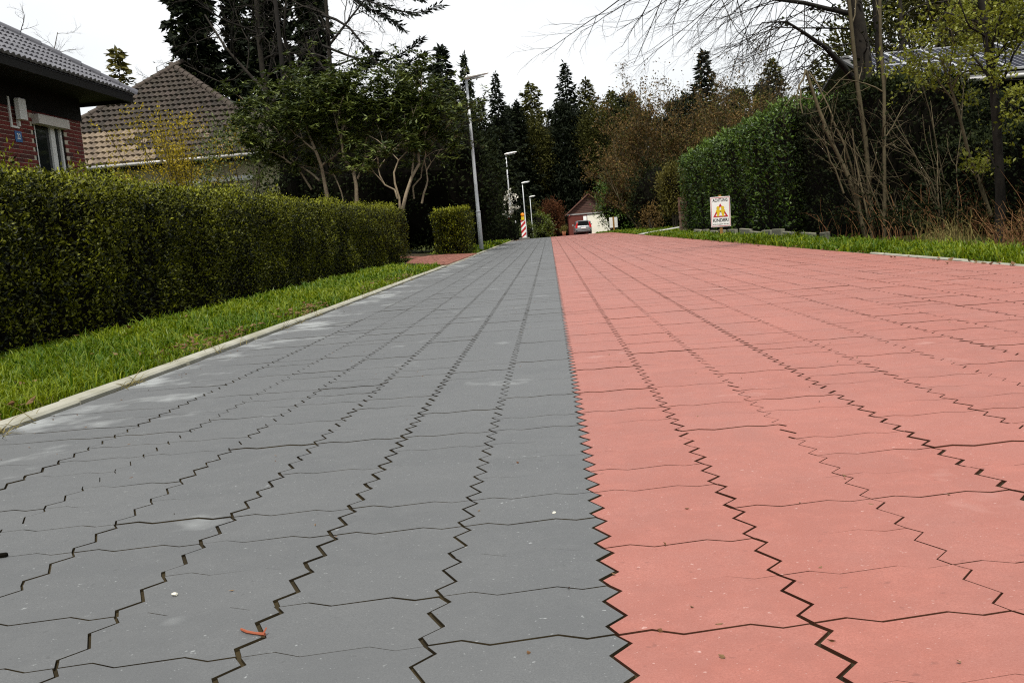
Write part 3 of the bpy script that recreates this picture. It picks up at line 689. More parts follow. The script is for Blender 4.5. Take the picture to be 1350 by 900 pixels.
# --- garage at the end of the road
gz0 = float(prof(106)); ga = empty('garage', (4.6, 109, gz0)); gb = Vector(ga.location)
tag(ga, 'red brick garage with boarded gable and white door at the road end', 'garage')
M['brickfar'] = plain('far_brick', (.11, .026, .018), (.06, .016, .013), .8, .3, ns=6)
M['board'] = plain('brown_gable_boards', (.085, .040, .030), (.045, .022, .017), .75, .3, ns=4)
M['door'] = plain('cream_garage_door', (.70, .67, .58), None, .5, .4, ns=1.2, dirt=(.62, .59, .5))
M['redtile'] = plain('old_red_tile', (.12, .055, .040), None, .8, .3, ns=3)
hput(G().box((2.25, 106, gz0-.2), (4.38, 113, 1.62)).box((4.381, 106.12, gz0-.2), (7.1, 113, 1.60)), 'wall', M['brickfar'], ga, gb)
hput(G().box((4.40, 106.02, gz0), (6.95, 106.11, 1.50), bev=.01), 'door', M['door'], ga, gb)
hput(G().box((2.15, 105.93, 1.63), (7.2, 106.15, 1.76)), 'beam', M['zinc'], ga, gb)
gbk = hput(G().prism([(2.2, 1.77), (7.15, 1.77), (4.68, 3.78)], 1, 106.06, 106.2), 'gable', M['board'], ga, gb)
for k in range(10):
    z = 1.79+k*.195; hw = (3.78-z)/2.01*2.475-.10
    if hw > .1: hput(G().box((4.68-hw, 106.0, z), (4.68+hw, 106.055, z+.15), bev=.02, t=(k*.37) % 1), 'board', M['board'], gbk, gb)
g = G()
for sx in (-1, 1):
    g.prism([(4.68, 3.84), (4.68+sx*2.75, 1.60), (4.68+sx*2.75, 1.72), (4.68, 3.98)][::sx], 1, 105.7, 113.2)
hput(g, 'roof', M['redtile'], ga, gb)
hput(G().box((3.95, 105.95, .95), (4.33, 105.99, 1.42), bev=.006), 'notice_board', M['white'], ga, gb)

# --- estate car
M['silver'] = plain('silver_paint', (.22, .23, .24), None, .25, .6, .35)
M['carwhite'] = plain('white_car_paint', (.70, .71, .72), None, .25, .6)
M['tail'] = plain('tail_light_red', (.42, .012, .014), None, .15, .6)
M['tyre'] = plain('tyre_rubber', (.015, .015, .015), None, .85, .2)
M['rim'] = plain('alloy_rim', (.35, .36, .37), None, .3, .5, .6)
M['plastic'] = plain('black_plastic', (.02, .02, .021), None, .6, .3)
def loft(sec, name, mat, parent, smooth=True):
    """sec: list of (y, [(x,z)...]) rings for the left-right symmetric body"""
    n = len(sec[0][1]); V = [(x, y, z) for y, ring in sec for x, z in ring]
    g = G().add(V, [[k*n+i, k*n+n+i, k*n+n+(i+1) % n, k*n+(i+1) % n] for k in range(len(sec)-1) for i in range(n)])
    g.F.setdefault(n, []).append(np.array([list(range(n)), list(range((len(sec)-1)*n+n-1, (len(sec)-1)*n-1, -1))]))
    return g.obj(name, mat, parent, smooth)
def car(loc, rz, paint, label):
    t = empty('parked_car', loc, rz); tag(t, label, 'car', None)
    def ring(w, zb, zw, zs):      # lower body
        return [(-w*.93, zb), (-w, zb+.12), (-w, zw-.1), (-w*.95, zw), (-w*.6, zs), (w*.6, zs), (w*.95, zw), (w, zw-.1), (w, zb+.12), (w*.93, zb)]
    b = loft([(0, ring(.80, .34, .88, .90)), (.08, ring(.89, .26, .94, .97)), (1.0, ring(.925, .22, .96, .98)), (2.6, ring(.925, .22, .95, .98)), (3.5, ring(.91, .22, .90, .93)), (4.4, ring(.87, .24, .76, .80)), (4.72, ring(.74, .34, .62, .66))], 'body', paint, t)
    def cab(w, z0, wt, zt): return [(-w, z0), (-wt-.03, zt-.10), (-wt*.92, zt-.02), (-wt*.5, zt), (wt*.5, zt), (wt*.92, zt-.02), (wt+.03, zt-.10), (w, z0)]
    loft([(.10, cab(.84, .94, .66, 1.30)), (.32, cab(.86, .95, .68, 1.46)), (1.2, cab(.87, .96, .70, 1.52)), (2.4, cab(.87, .96, .70, 1.50)), (2.75, cab(.86, .95, .68, 1.44)), (3.55, cab(.82, .92, .60, .95))], 'cabin', paint, t)
    def quad(P, name, mat, par=t, off=.0): return G().add(P, [[0, 1, 2, 3]]).obj(name, mat, par)
    G().prism([(-.60, 1.00), (.60, 1.00), (.54, 1.38), (-.54, 1.38)], 1, .02, .14).obj('rear_window', M['glass'], t)
    G().box((-.60, .10, 1.435), (.60, .36, 1.475), bev=.012).obj('spoiler', paint, t)
    for s in (-1, 1):
        x0, x1 = sorted((s*.64, s*.80)); 
        G().prism([(s*.90, .72), (s*.66, .74), (s*.64, 1.02), (s*.60, 1.36), (s*.68, 1.36), (s*.86, .98)][::s], 1, -.03, .12).obj('tail_light', M['tail'], t)
        g = G(); g.prism([(.55, .99), (1.35, .99), (1.35, 1.42), (.62, 1.38)][::-s], 0, s*.80, s*.868); g.prism([(1.42, .99), (2.35, .99), (2.35, 1.42), (1.42, 1.42)][::-s], 0, s*.80, s*.868)
        g.obj('side_window', M['glass'], t)
        m = G().box((s*1.03-.10, 2.45, .97), (s*1.03+.10, 2.62, 1.12), bev=.03).obj('mirror', paint, t)
        for yy in (.85, 3.75):
            g = G(); xa = s*.72; xb = s*.92
            g.tube([(xa, yy, .32), (xa+s*.02, yy, .32), (xb-s*.02, yy, .32), (xb, yy, .32)], [.29, .32, .32, .29], 20); w_ = g.obj('wheel', M['tyre'], t, True)
            G().tube([(xb-s*.01, yy, .32), (xb+s*.008, yy, .32)], [.21, .19], 14).obj('rim', M['rim'], w_)
    G().box((-.86, -.06, .28), (.86, .10, .52), bev=.04).obj('bumper', M['plastic'], t)
    G().box((-.70, -.075, .36), (.70, -.055, .43), bev=.006).obj('bumper_trim', paint, t)
    pl = G().box((-.26, -.035, .66), (.26, .01, .78), bev=.004).obj('number_plate', M['white'], t)
    return t
car((3.72, 101.2, float(prof(101.2))+.005), .02, M['silver'], 'silver estate car parked with its rear towards us at the garage')
car((-3.15, 57, float(gz(-3.1, 57))+.1), .05, M['carwhite'], 'white car mostly hidden behind the dark bush by the lamp')

# --- brick gate pillar and low slab border on the right
bp = empty('gate_pillar', (4.32, 29.8, float(gz(4.3, 29.8)))); tag(bp, 'slim weathered brick pillar at the corner of the laurel hedge', 'pillar')
M['oldbrick'] = plain('old_pillar_brick', (.20, .095, .06), (.33, .26, .19), .85, .2, ns=9)
G().box((-.145, -.145, -.1), (.145, .145, 1.08)).obj('core', M['mortar'], bp)
rr = RNG(41); bmm = [G().box((-.155, -.155, 0), (.155, .155, .064), bev=.006, t=q/4).mesh('brick', M['oldbrick']) for q in range(5)]
for k in range(15): put('brick', bmm[rr.integers(5)], bp, (rr.normal(0, .004), rr.normal(0, .004), .0+k*.074), (0, 0, rr.normal(0, .015)))
bl = empty('slab_border', (3.95, 17, float(gz(3.95, 17)))); tag(bl, 'row of pale upright stone slabs at the foot of the laurel hedge', 'stone border')
M['slab'] = plain('pale_stone_slab', (.26, .245, .19), (.13, .125, .10), .9, .2, ns=5, nb=.006, dirt=(.16, .16, .12))
rr = RNG(42); y = 13.4
while y < 24.5:
    ln = rr.choice([.35, .55, .7, 1.0]); h = rr.uniform(.08, .15)
    G().box((-.035, 0, -.1), (.035, ln-.06, h), bev=.008, t=rr.random()).obj('slab', M['slab'], bl, loc=(rr.normal(0, .012), y-17, 0), rot=(rr.normal(0, .02), rr.normal(0, .05), rr.normal(0, .02)))
    y += ln+rr.choice([.02, .05, .2, .35])
fp = put('footpath', raw('footpath', [(3.07, 30.9, float(prof(31))+.012), (6.5, 31.2, .34), (6.5, 32.4, .34), (3.07, 32.6, float(prof(32))+.012)], [[[0, 1, 2, 3]]], plain('path_slabs', (.33, .32, .29), None, .9, ns=3))); kind(fp, 'structure')
# driveway crossing the left verge
M['drive'] = plain('red_drive_brick', (.24, .10, .075), (.31, .14, .105), .85, .3, ns=8)
dv = put('driveway', raw('driveway', [(-1.87, 15.0, .016), (-1.87, 21.6, .016), (-7.5, 24.5, .62), (-7.5, 20.6, .62), (-3.05, 19.9, .062), (-2.7, 16.6, .05)], [[[0, 5, 4, 3, 2, 1][::-1]]], M['joint'])); kind(dv, 'structure')
dv.data.vertices.foreach_set('co', np.array([(-1.87, 15.0, .022), (-1.87, 21.6, .022), (-7.5, 24.5, .42), (-7.5, 20.6, .42), (-3.05, 19.9, .072), (-2.75, 16.6, .064)], np.float32).ravel())
g = G(); rr = RNG(43)
for yy in np.arange(15.0, 24.2, .105):
    for xx in np.arange(-6.4, -1.9, .205):
        x = xx+(.1 if int(round(yy/.105)) % 2 else 0)
        if x > -1.98: continue
        lo = 15.05+(-1.87-x)*1.9 if x > -2.75 else (16.7+(-2.75-x)*10.5 if x > -3.05 else 19.95+(-3.05-x)*.16); hi = 21.55+(-1.87-x)*.5
        if lo < yy < hi:
            z = .030+.05*min(1, (-1.87-x)/1.0)+max(0, -x-3.05)*.078; g.box((x, yy, z-.02), (x+.198, yy+.098, z+rr.normal(0, .0015)), t=rr.random())
kind(g.obj('drive_bricks', M['drive'], dv), 'stuff')
# potted shrub by the garage
pt = empty('potted_shrub', (1.5, 99, float(prof(99)))); tag(pt, 'small yellowish shrub in a terracotta pot left of the silver car', 'plant pot')
G().tube([(0, 0, 0), (0, 0, .02), (0, 0, .5), (0, 0, .56), (0, 0, .5)], [.10, .16, .24, .26, .22], 14).obj('pot', plain('terracotta', (.26, .11, .05), None, .8), pt, True)
r = RNG(44); P = r.normal(size=(500, 3))*np.array([.2, .2, .2])+np.array([0, 0, .75]); V, F = leafq(P, rdir(r, 500, .5), rdir(r, 500), .12, .06); put('foliage', raw('foliage', V, [F], M['thuja'], np.repeat(r.random(500), 4)), pt)

# ================================================================== vegetation
def lump(P, f, seed):
    r = RNG(seed); s = np.zeros(len(P))
    for k in range(5):
        w = r.normal(size=3)*f*(1+.7*k); s += np.sin(P@w+r.uniform(0, 6.28))/(1+.5*k)
    return s/2.2

def leaves(name, P, size, asp, mat, seed, parent=None, outw=None, upb=.4, tbase=.35, tsd=.22, tz=0, droop=0.0):
    """a leaf at each point; outw: outward directions; tint is a leaf's own colour"""
    r = RNG(seed); n = len(P)
    D = r.normal(size=(n, 3))*.8; D[:, 2] += upb-droop
    if outw is not None: D += outw*.8
    Nn = rdir(r, n, .8)
    V, F = leafq(P, nrm(D), Nn, size*r.uniform(.55, 1.5, n), size*asp*r.uniform(.75, 1.25, n))
    t = np.clip(r.normal(tbase, tsd, n)+tz, 0, 1)
    return put(name, raw(name, V, [F], mat, np.repeat(t, 4)), parent)

def clipped_hedge(name, label, cat, path, halfw, h, n, size, mat, seed, lump_amp=.05, top_share=.3, base_gap=.14, asp=.5, depth=.07, core=True, home=None, dens=0.0):
    """hedge with flat sides along a path of (x,y) points; shell of leaves round a near-black core with inner shade put into its colour"""
    r = RNG(seed); path = np.array(path, float); seg = np.diff(path, axis=0); L_ = np.linalg.norm(seg, axis=1); cum = np.r_[0, np.cumsum(L_)]
    home = home if home is not None else path[0]; b = Vector((home[0], home[1], float(gz(home[0], home[1])))); t = empty(name, b); tag(t, label, cat)
    def at(s):
        i = np.clip(np.searchsorted(cum, s, side='right')-1, 0, len(seg)-1); f = ((s-cum[i])/L_[i])[:, None]
        d = seg[i]/L_[i][:, None]; return path[i]+seg[i]*f, np.stack([d[:, 1], -d[:, 0]], 1), d
    tot = cum[-1]
    s = tot*(r.random(n)**(1+dens))
    c, nr, dr = at(s); u = r.random(n)
    which = np.where(u < top_share, 2, np.where(u < top_share+1.1*halfw/(tot+2*halfw), 3, np.where(r.random(n) < .72, 1, -1)))
    ins = r.exponential(depth, n)-.035
    zrel = base_gap+(1-base_gap)*r.random(n)**.8
    across = np.where(which == 2, r.uniform(-1, 1, n), np.where(which == 3, r.uniform(-1, 1, n), which)).astype(float)
    x = c+nr*(across*halfw-np.where(abs(which) == 1, np.sign(across)*ins, 0))[:, None]
    z = np.where(which == 2, h-ins*.8, zrel*h)
    endm = which == 3; es = r.random(n) < .5
    x = np.where(endm[:, None], np.where(es[:, None], path[0]+nr*(across*halfw)[:, None]+dr*(ins)[:, None], path[-1]+nr*(across*halfw)[:, None]-dr*ins[:, None]), x)
    P = np.c_[x, z]; lp = lump(P, 2.6, seed+1)*lump_amp+lump(P, 11, seed+2)*lump_amp*.8
    out = np.c_[nr*np.sign(across)[:, None]*(abs(which) == 1)[:, None], (which == 2)*1.0]
    out = np.where(endm[:, None], np.c_[np.where(es[:, None], -dr, dr), np.zeros(n)], out)
    P = P+out*lp[:, None]; P[:, 2] += gz(P[:, 0], P[:, 1])
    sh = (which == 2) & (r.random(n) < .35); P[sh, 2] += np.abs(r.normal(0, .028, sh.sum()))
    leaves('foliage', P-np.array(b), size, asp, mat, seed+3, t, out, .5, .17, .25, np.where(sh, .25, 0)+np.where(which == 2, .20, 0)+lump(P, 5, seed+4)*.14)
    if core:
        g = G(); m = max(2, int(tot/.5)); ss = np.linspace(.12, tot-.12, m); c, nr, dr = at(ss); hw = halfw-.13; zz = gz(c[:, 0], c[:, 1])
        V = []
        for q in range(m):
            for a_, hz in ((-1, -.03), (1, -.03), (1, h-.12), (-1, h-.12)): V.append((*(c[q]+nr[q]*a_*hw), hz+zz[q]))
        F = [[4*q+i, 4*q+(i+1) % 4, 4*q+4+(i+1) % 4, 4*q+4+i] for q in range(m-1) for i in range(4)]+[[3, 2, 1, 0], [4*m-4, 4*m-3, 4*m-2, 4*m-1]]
        g.add(np.array(V)-np.array(b), F); g.obj('shade_core', M['twig'], t)  # opaque core added, coloured near-black as the hedge's shaded inside
    return t

def cloud(r, c, rad, nclump, per, clr, shell=.55, flat=0):
    """leaf points in clumps inside an ellipsoid"""
    d = rdir(r, nclump); rr = (shell+(1-shell)*r.random(nclump)**.6)*(.82+.3*r.random(nclump))
    C = np.array(c)+d*rr[:, None]*np.array(rad)
    P = np.repeat(C, per, 0)+r.normal(size=(nclump*per, 3))*clr
    out = nrm(P-np.array(c)); return P, out, np.repeat(r.normal(0, .15, nclump), per)

def bush(name, label, cat, base, rad, h0, nclump, per, clr, size, asp, mat, seed, core=.7, coremat='twig', stems=5, group=None, tbase=.35, bark='bark', zfloor=.03):
    """rounded shrub: leaf clumps round a near-black core of painted inner shade, on a few stems"""
    r = RNG(seed); b = Vector((base[0], base[1], float(gz(base[0], base[1])))); t = empty(name, b); tag(t, label, cat, group)
    P, out, tt = cloud(r, (0, 0, h0), rad, nclump, per, clr)
    k = P[:, 2] > zfloor; P, out, tt = P[k], out[k], tt[k]
    leaves('crown', P, size, asp, mat, seed+1, t, out, .35, tbase=tbase, tz=tt)
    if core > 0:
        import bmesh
        bm = bmesh.new(); bmesh.ops.create_icosphere(bm, subdivisions=3, radius=1); me = bpy.data.meshes.new('shade_core'); bm.to_mesh(me); bm.free()
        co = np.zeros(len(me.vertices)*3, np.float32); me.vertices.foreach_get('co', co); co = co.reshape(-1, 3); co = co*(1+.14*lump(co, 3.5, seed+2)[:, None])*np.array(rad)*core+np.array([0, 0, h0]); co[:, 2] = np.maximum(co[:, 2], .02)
        me.vertices.foreach_set('co', co.astype(np.float32).ravel()); me.materials.append(M[coremat]); put('shade_core', me, t)  # solid core added, its dark colour stands in for shade inside the crown
    g = G()
    for q in range(stems):
        a = r.uniform(0, 6.28); e = np.array([math.cos(a)*rad[0]*.5, math.sin(a)*rad[1]*.5, h0]); s0 = np.array([math.cos(a)*.08, math.sin(a)*.08, -.05])
        g.tube([s0, (s0+e)/2+r.normal(0, .05, 3), e], [.035, .026, .014], 6, t=r.random(), cap=False)
    if stems: g.obj('trunk', M[bark], t)
    return t

def grow(r, p, d, ln, r0, lev, out, kids, ang, lenf=.55, wig=.18, upb=0.0, r1=None, sfrom=.25):
    N = 6; pts = [np.array(p, float)]; d = nrm(np.array(d, float)); dd = d
    for k in range(N-1):
        dd = nrm(dd+r.normal(0, wig, 3)+np.array([0, 0, upb])); pts.append(pts[-1]+dd*ln/(N-1))
    pts = np.array(pts); ra = np.linspace(r0, r0*.35 if r1 is None else r1, N); out.setdefault(lev, []).append((pts, ra))
    if lev > 0:
        for q in range(kids[lev]):
            s = sfrom+(1-sfrom)*(q+r.random())/kids[lev]; f = s*(N-1); i = min(int(f), N-2); pp = pts[i]+(pts[i+1]-pts[i])*(f-i); tg = nrm(pts[i+1]-pts[i])
            sd = nrm(np.cross(tg, r.normal(size=3))); a = ang*r.uniform(.6, 1.3); cd_ = tg*math.cos(a)+sd*math.sin(a)
            grow(r, pp, cd_, ln*lenf*r.uniform(.6, 1.25)*(1.15-.5*s), max(ra[i]*.6, .0015), lev-1, out, kids, ang, lenf, wig*1.15, upb)
    return out
def branchobj(out, name, mat, parent, base, sides={0: 3, 1: 4, 2: 5, 3: 6, 4: 8}, seed=0):
    g = G(); r = RNG(seed)
    for lev, L_ in out.items():
        P = np.array([a for a, _ in L_])-np.array(base); ra = np.array([b for _, b in L_]); V, F = tubes(P, ra, sides.get(lev, 5)); g.add(V, F, np.repeat(r.random(len(L_)), len(V)//len(L_)))
    return g.obj(name, mat, parent, True)
def tips(out, lev, r, per, sp, smin=.3):
    P = np.array([a for a, _ in out[lev]]); i = r.integers(0, len(P), len(P)*per); f = smin+(1-smin)*r.random(len(i)); q = f*4.999; k = q.astype(int); fr = (q-k)[:, None]
    return P[i, k]*(1-fr)+P[i, k+1]*fr+r.normal(size=(len(i), 3))*sp

def poly6(P, n=6):
    P = np.array(P, float); L_ = np.r_[0, np.cumsum(np.linalg.norm(np.diff(P, axis=0), axis=1))]; s = np.linspace(0, L_[-1], n)
    return np.stack([np.interp(s, L_, P[:, k]) for k in range(3)], 1)

def conifer_mesh(h, rad, seed, nbr, droop=.25, spray=.42, sw=.13, dens=11, mat='spruce', pw=.85, t0=.04, ragged=.3):
    """spruce: trunk with whorls of drooping boughs, and the needle sprays they carry"""
    r = RNG(seed); g = G().tube([(0, 0, -.3), (0, 0, h*.5), (0, 0, h*.97)], [h*.013, h*.008, .01], 7)
    P = []; D = []; BR = []; BRr = []
    t = t0+(1-t0)*((np.arange(nbr)+r.random(nbr))/nbr)**1.1; az = np.arange(nbr)*2.399+r.normal(0, .3, nbr)
    for q in range(nbr):
        ln = max(.12, rad*(1-t[q])**pw*r.uniform(1-ragged, 1+ragged*.5)); a = az[q]; o = np.array([math.cos(a), math.sin(a), 0])
        p0 = np.array([0, 0, t[q]*h]); s = np.linspace(0, 1, 5)
        rise = .35*(t[q]-.35); path = p0+o*(s*ln)[:, None]+np.array([0, 0, 1])*(ln*(rise*s-droop*s*s+.12*s**4))[:, None]
        BR.append(path); BRr.append(np.linspace(.02+.008*ln, .006, 5))
        n = max(7, int(ln*dens)); f = .05+.95*r.random(n)**.8; i = np.minimum((f*4).astype(int), 3); fr = (f*4-i)[:, None]
        pp = path[i]*(1-fr)+path[i+1]*fr; sd = np.array([-math.sin(a), math.cos(a), 0])
        side = r.normal(0, 1, n)*(.85-.35*f); dr = o*(.55+.3*r.random(n))[:, None]+sd*side[:, None]+np.array([0, 0, 1])*(r.normal(-.22, .25, n))[:, None]
        P.append(pp+r.normal(0, .08, (n, 3))*spray); D.append(dr)
    n = 14; P.append(np.stack([np.zeros(n), np.zeros(n), np.linspace(h*.93, h*1.0, n)], 1)); D.append(rdir(r, n, .8))
    P = np.concatenate(P); D = np.concatenate(D); n = len(P)
    V, F = leafq(P, D, rdir(r, n, 1.2), spray*r.uniform(.6, 1.35, n)*(1.08-.45*P[:, 2]/h), sw*r.uniform(.7, 1.4, n), .1)
    crown = raw('crown', V, [F], M[mat], np.repeat(np.clip(r.normal(.4, .28, n), 0, 1), 4))
    BV, BF = tubes(np.array(BR), np.array(BRr), 3); g.add(BV, BF, .5)
    return g.mesh('trunk', M['bark_dark'], True), crown
def conifer(meshes, x, y, s, label, rz=0, sz=None, group=None, zoff=0, name='spruce_tree'):
    t = empty(name, (x, y, float(gz(x, y))+zoff), rz); tag(t, label, 'tree', group); sc = (s, s, sz if sz else s)
    put('trunk', meshes[0], t, scale=sc); put('crown', meshes[1], t, scale=sc); return t

# ---- left side -------------------------------------------------------
clipped_hedge('hedge', 'long clipped green hedge between the brick house and the grass verge', 'hedge', [(-3.92, -.5), (-3.92, 6), (-3.95, 12.5), (-3.86, 16), (-3.62, 19.4)], .52, 1.12, 250000, .029, M['hedge'], 100, .085, .30, .03, .55, .06, home=(-3.95, 9), dens=.0)
clipped_hedge('clipped_bush', 'small cube shaped clipped bush beside the first street lamp', 'bush', [(-2.72, 22.1), (-1.98, 22.0)], .42, 1.06, 12000, .045, M['hedge'], 110, .045, .3, .02, .55, .06, home=(-2.35, 22.05))
clipped_hedge('dark_hedge', 'dark rounded hedge at the road edge under the white blossom', 'hedge', [(-3.3, 41.5), (-2.0, 44.5)], .55, 1.18, 7000, .06, M['ivy'], 120, .10, .3, .04, .6, .09, home=(-2.6, 43))
def whorls(name, P, ln, wd, k, mat, seed, parent):
    r = RNG(seed); n = len(P); a = np.tile(np.arange(k)*2*math.pi/k, n)+np.repeat(r.uniform(0, 6.28, n), k)+r.normal(0, .2, n*k)
    tilt = np.repeat(r.normal(0, .35, (n, 2)), k, 0); el = r.normal(-.05, .35, n*k)
    D = np.stack([np.cos(a)+tilt[:, 0], np.sin(a)+tilt[:, 1], el], 1); PP = np.repeat(P, k, 0)
    V, F = leafq(PP, D, np.tile([0, 0, 1.], (n*k, 1))+r.normal(0, .25, (n*k, 3)), ln*r.uniform(.7, 1.25, n*k), wd*r.uniform(.8, 1.2, n*k), .12)
    t = np.clip(np.repeat(r.normal(.33, .2, n), k)+r.normal(0, .16, n*k), 0, 1)
    return put(name, raw(name, V, [F], mat, np.repeat(t, 4)), parent)
def rhodo(label, base, stems, seed, nk, spread, cc, cr):
    b = Vector((base[0], base[1], float(gz(*base)))); t = empty('rhododendron', b); tag(t, label, 'shrub', 'rhododendrons behind the hedge'); r = RNG(seed); out = {}
    for P, r0 in stems:
        q = poly6(P); q[1:-1] += r.normal(0, .035, (4, 3)); ra = np.linspace(r0, r0*.5, 6); out.setdefault(3, []).append((q, ra))
        for k in range(nk):
            i = r.integers(2, 6); d = nrm(q[i]-q[max(0, i-2)])+np.array([r.normal(0, spread), r.normal(0, spread*.7), r.uniform(.1, .5)])
            grow(r, q[i], d, r.uniform(.8, 1.7), ra[i]*.75, 2, out, {2: 4, 1: 3}, .75, .6, .20, .03)
    branchobj(out, 'trunk', M['bark_pale'], t, b, seed=seed)
    P = tips(out, 0, r, 5, .07, .4); P = P[P[:, 2] > b.z+1.75]
    C, o_, _ = cloud(r, cc, cr, 700, 1, .32, .2); P = np.concatenate([P, C[C[:, 2] > b.z+1.9]])
    whorls('crown', P-np.array(b), .17, .055, 8, M['rhodo'], seed+1, t)
rhodo('rhododendron with pale forked stem, at the end of the tiled roof', (-6.35, 24.2), [([(-5.83, 24.20, 1.73), (-5.91, 24.20, 2.47), (-5.93, 24.00, 2.95), (-6.22, 24.20, 3.78)], .055), ([(-6.00, 24.20, 2.22), (-6.35, 24.40, 2.52), (-6.88, 24.40, 2.71), (-6.98, 24.50, 3.18)], .032), ([(-6.31, 24.50, 2.02), (-6.55, 24.60, 2.49), (-6.87, 24.60, 2.98), (-7.13, 24.70, 3.71)], .03)], 200, 4, .9, (-6.44, 24.60, 4.04), (2.0, 1.3, 1.05))
rhodo('rhododendron with bent pale stem in the middle of the row', (-5.2, 24.0), [([(-5.03, 24.00, 1.54), (-4.93, 24.00, 2.12), (-5.23, 24.00, 2.60), (-5.32, 24.00, 3.00), (-5.21, 24.10, 3.58)], .055), ([(-5.46, 24.40, 1.64), (-5.64, 24.40, 2.26), (-5.70, 24.50, 2.87)], .022), ([(-4.95, 24.00, 2.16), (-4.67, 24.20, 2.56), (-4.80, 24.40, 3.09), (-4.44, 24.30, 3.63)], .03)], 210, 4, .9, (-4.85, 24.40, 4.17), (2.0, 1.3, 1.05))
rhodo('rhododendron with many pale spreading stems, nearest the street lamp', (-4.0, 23.4), [([(-3.76, 23.40, 1.22), (-3.48, 23.40, 1.93), (-3.24, 23.40, 2.52), (-3.20, 23.50, 3.34)], .05), ([(-3.81, 23.40, 1.29), (-3.86, 23.40, 1.96), (-3.86, 23.50, 2.35), (-3.51, 23.50, 2.70)], .034), ([(-3.85, 23.40, 1.54), (-4.17, 23.30, 2.08), (-4.23, 23.30, 2.60)], .026), ([(-3.26, 23.60, 1.38), (-3.12, 23.60, 1.91), (-2.93, 23.60, 2.38)], .03), ([(-3.48, 23.80, 1.52), (-3.28, 23.90, 2.23), (-3.00, 24.10, 2.81)], .024)], 220, 3, .7, (-3.61, 24.80, 4.02), (1.35, 1.0, 1.0))
bush('shrub', 'dark evergreen thicket in the shade behind the rhododendrons', 'shrub', (-5.6, 31), (4.4, 2.0, 3.1), 2.5, 900, 26, .22, .12, .5, M['ivy'], 230, .82)
bush('shrub', 'dark leafy shrub behind the small clipped bush', 'shrub', (-3.4, 33), (1.9, 2.4, 2.3), 1.9, 420, 24, .2, .12, .5, M['ivy'], 235, .82)
bush('shrub', 'loose shrub hanging in front of the tiled roof end', 'shrub', (-9.2, 27.5), (1.3, 1.0, 1.4), 2.3, 160, 14, .16, .11, .4, M['rhodo'], 240, .0, stems=7, zfloor=.6)
# forsythia in front of the tiled house
t = empty('forsythia', (-11.6, 29, float(gz(-11.6, 29)))); tag(t, 'yellow flowering forsythia in front of the tiled roof', 'shrub'); r = RNG(245); out = {}; b = np.array(t.location)
for k in range(30): grow(r, b+np.array([r.normal(0, .3), r.normal(0, .3), 0]), (r.normal(0, .26), r.normal(0, .25), 1), r.uniform(3.0, 4.3), .018, 1, out, {1: 9}, .6, .28, .09, .0)
branchobj(out, 'trunk', M['bark'], t, b); P = np.concatenate([tips(out, 0, r, 14, .07), tips(out, 1, r, 40, .07, .45)]); P = P[P[:, 2] > b[2]+1.6]
leaves('crown', P-b, .085, .55, M['forsythia'], 246, t)

# tall dark evergreens at the back left
CT = [conifer_mesh(17, 1.45, 290+k, 430, .22, .5, .20, 30, 'spruce', pw=.38, ragged=.5) for k in range(2)]
def ivyclad(k, x, y, s, label, rz):
    t = conifer(CT[k], x, y, s, label, rz, 1.0, 'tall dark evergreens behind the tiled house', name='column_tree')
    r = RNG(int(-x*100)); n = 2600; z = 16*r.random(n); a = r.uniform(0, 6.28, n); q = 1.25*s*(1.0-.35*(z/16))*(.75+.35*r.random(n))
    leaves('ivy', np.stack([q*np.cos(a), q*np.sin(a), z], 1), .16, .7, M['ivy'], 299, t, None, .2, tbase=.6)
ivyclad(0, -14.7, 40, .86, 'tall dark column tree, leftmost of the dark evergreens above the roof', .3)
ivyclad(1, -13.5, 42, .50, 'slim dark evergreen close beside the leftmost column tree', 1.3)
ivyclad(0, -10.95, 38.5, .80, 'broad dark ivy clad tree, third of the tall evergreens', 2.3)
ivyclad(1, -9.05, 38, .62, 'dark ivy clad tree at the right end of the tall evergreens', 3.9)
# bare tree winding through the evergreens
def bare(name, label, base, stems, seed, kids, ang, bark, wig=.2, upb=0.0, lenf=.5, lv=3, blen=(1.5, 3.0), nb=7, group=None, sfrom=.2, bdir=None, cr_=.5):
    b = np.array([base[0], base[1], float(gz(*base))]); t = empty(name, b); tag(t, label, 'tree', group); r = RNG(seed); out = {}
    for P, r0, r1 in stems:
        q = poly6(P, 6); ra = np.linspace(r0, r1, 6); out.setdefault(4, []).append((q, ra))
        for k in range(nb):
            f = 5*(sfrom+(1-sfrom)*(k+r.random())/nb); i = min(int(f), 4); p = q[i]+(q[i+1]-q[i])*(f-i); tg = nrm(q[i+1]-q[i]); sd = nrm(np.cross(tg, r.normal(size=3)))
            d = tg*.5+sd+(np.array(bdir) if bdir is not None else 0); grow(r, p, d, r.uniform(*blen), ra[i]*cr_, lv-1, out, kids, ang, lenf, wig, upb)
    branchobj(out, 'trunk', M[bark], t, b, seed=seed); return t, out, b, r
t, out, b, r = bare('bare_tree', 'bare tree with twisting limbs among the tall dark evergreens', (-10.6, 35), [([(-10.23, 35.00, 4.49), (-10.35, 35.00, 6.49), (-10.42, 35.00, 8.17), (-10.31, 35.00, 9.82), (-10.21, 35.00, 11.44)], .12, .07), ([(-10.39, 35.00, 5.64), (-9.14, 34.60, 7.15), (-9.33, 34.50, 8.52), (-8.83, 34.50, 10.37)], .08, .04), ([(-10.35, 35.00, 6.49), (-11.12, 35.40, 7.32), (-11.91, 35.50, 8.40), (-12.68, 36.00, 9.71)], .07, .03)], 340, {2: 5, 1: 5}, .8, 'bark_dark', .22, -.01, .5, 3, (1.6, 3.6), 9)
P = tips(out, 0, r, 1, .08); leaves('young_leaves', (P-b)[::2], .085, .6, M['ivy'], 341, t)
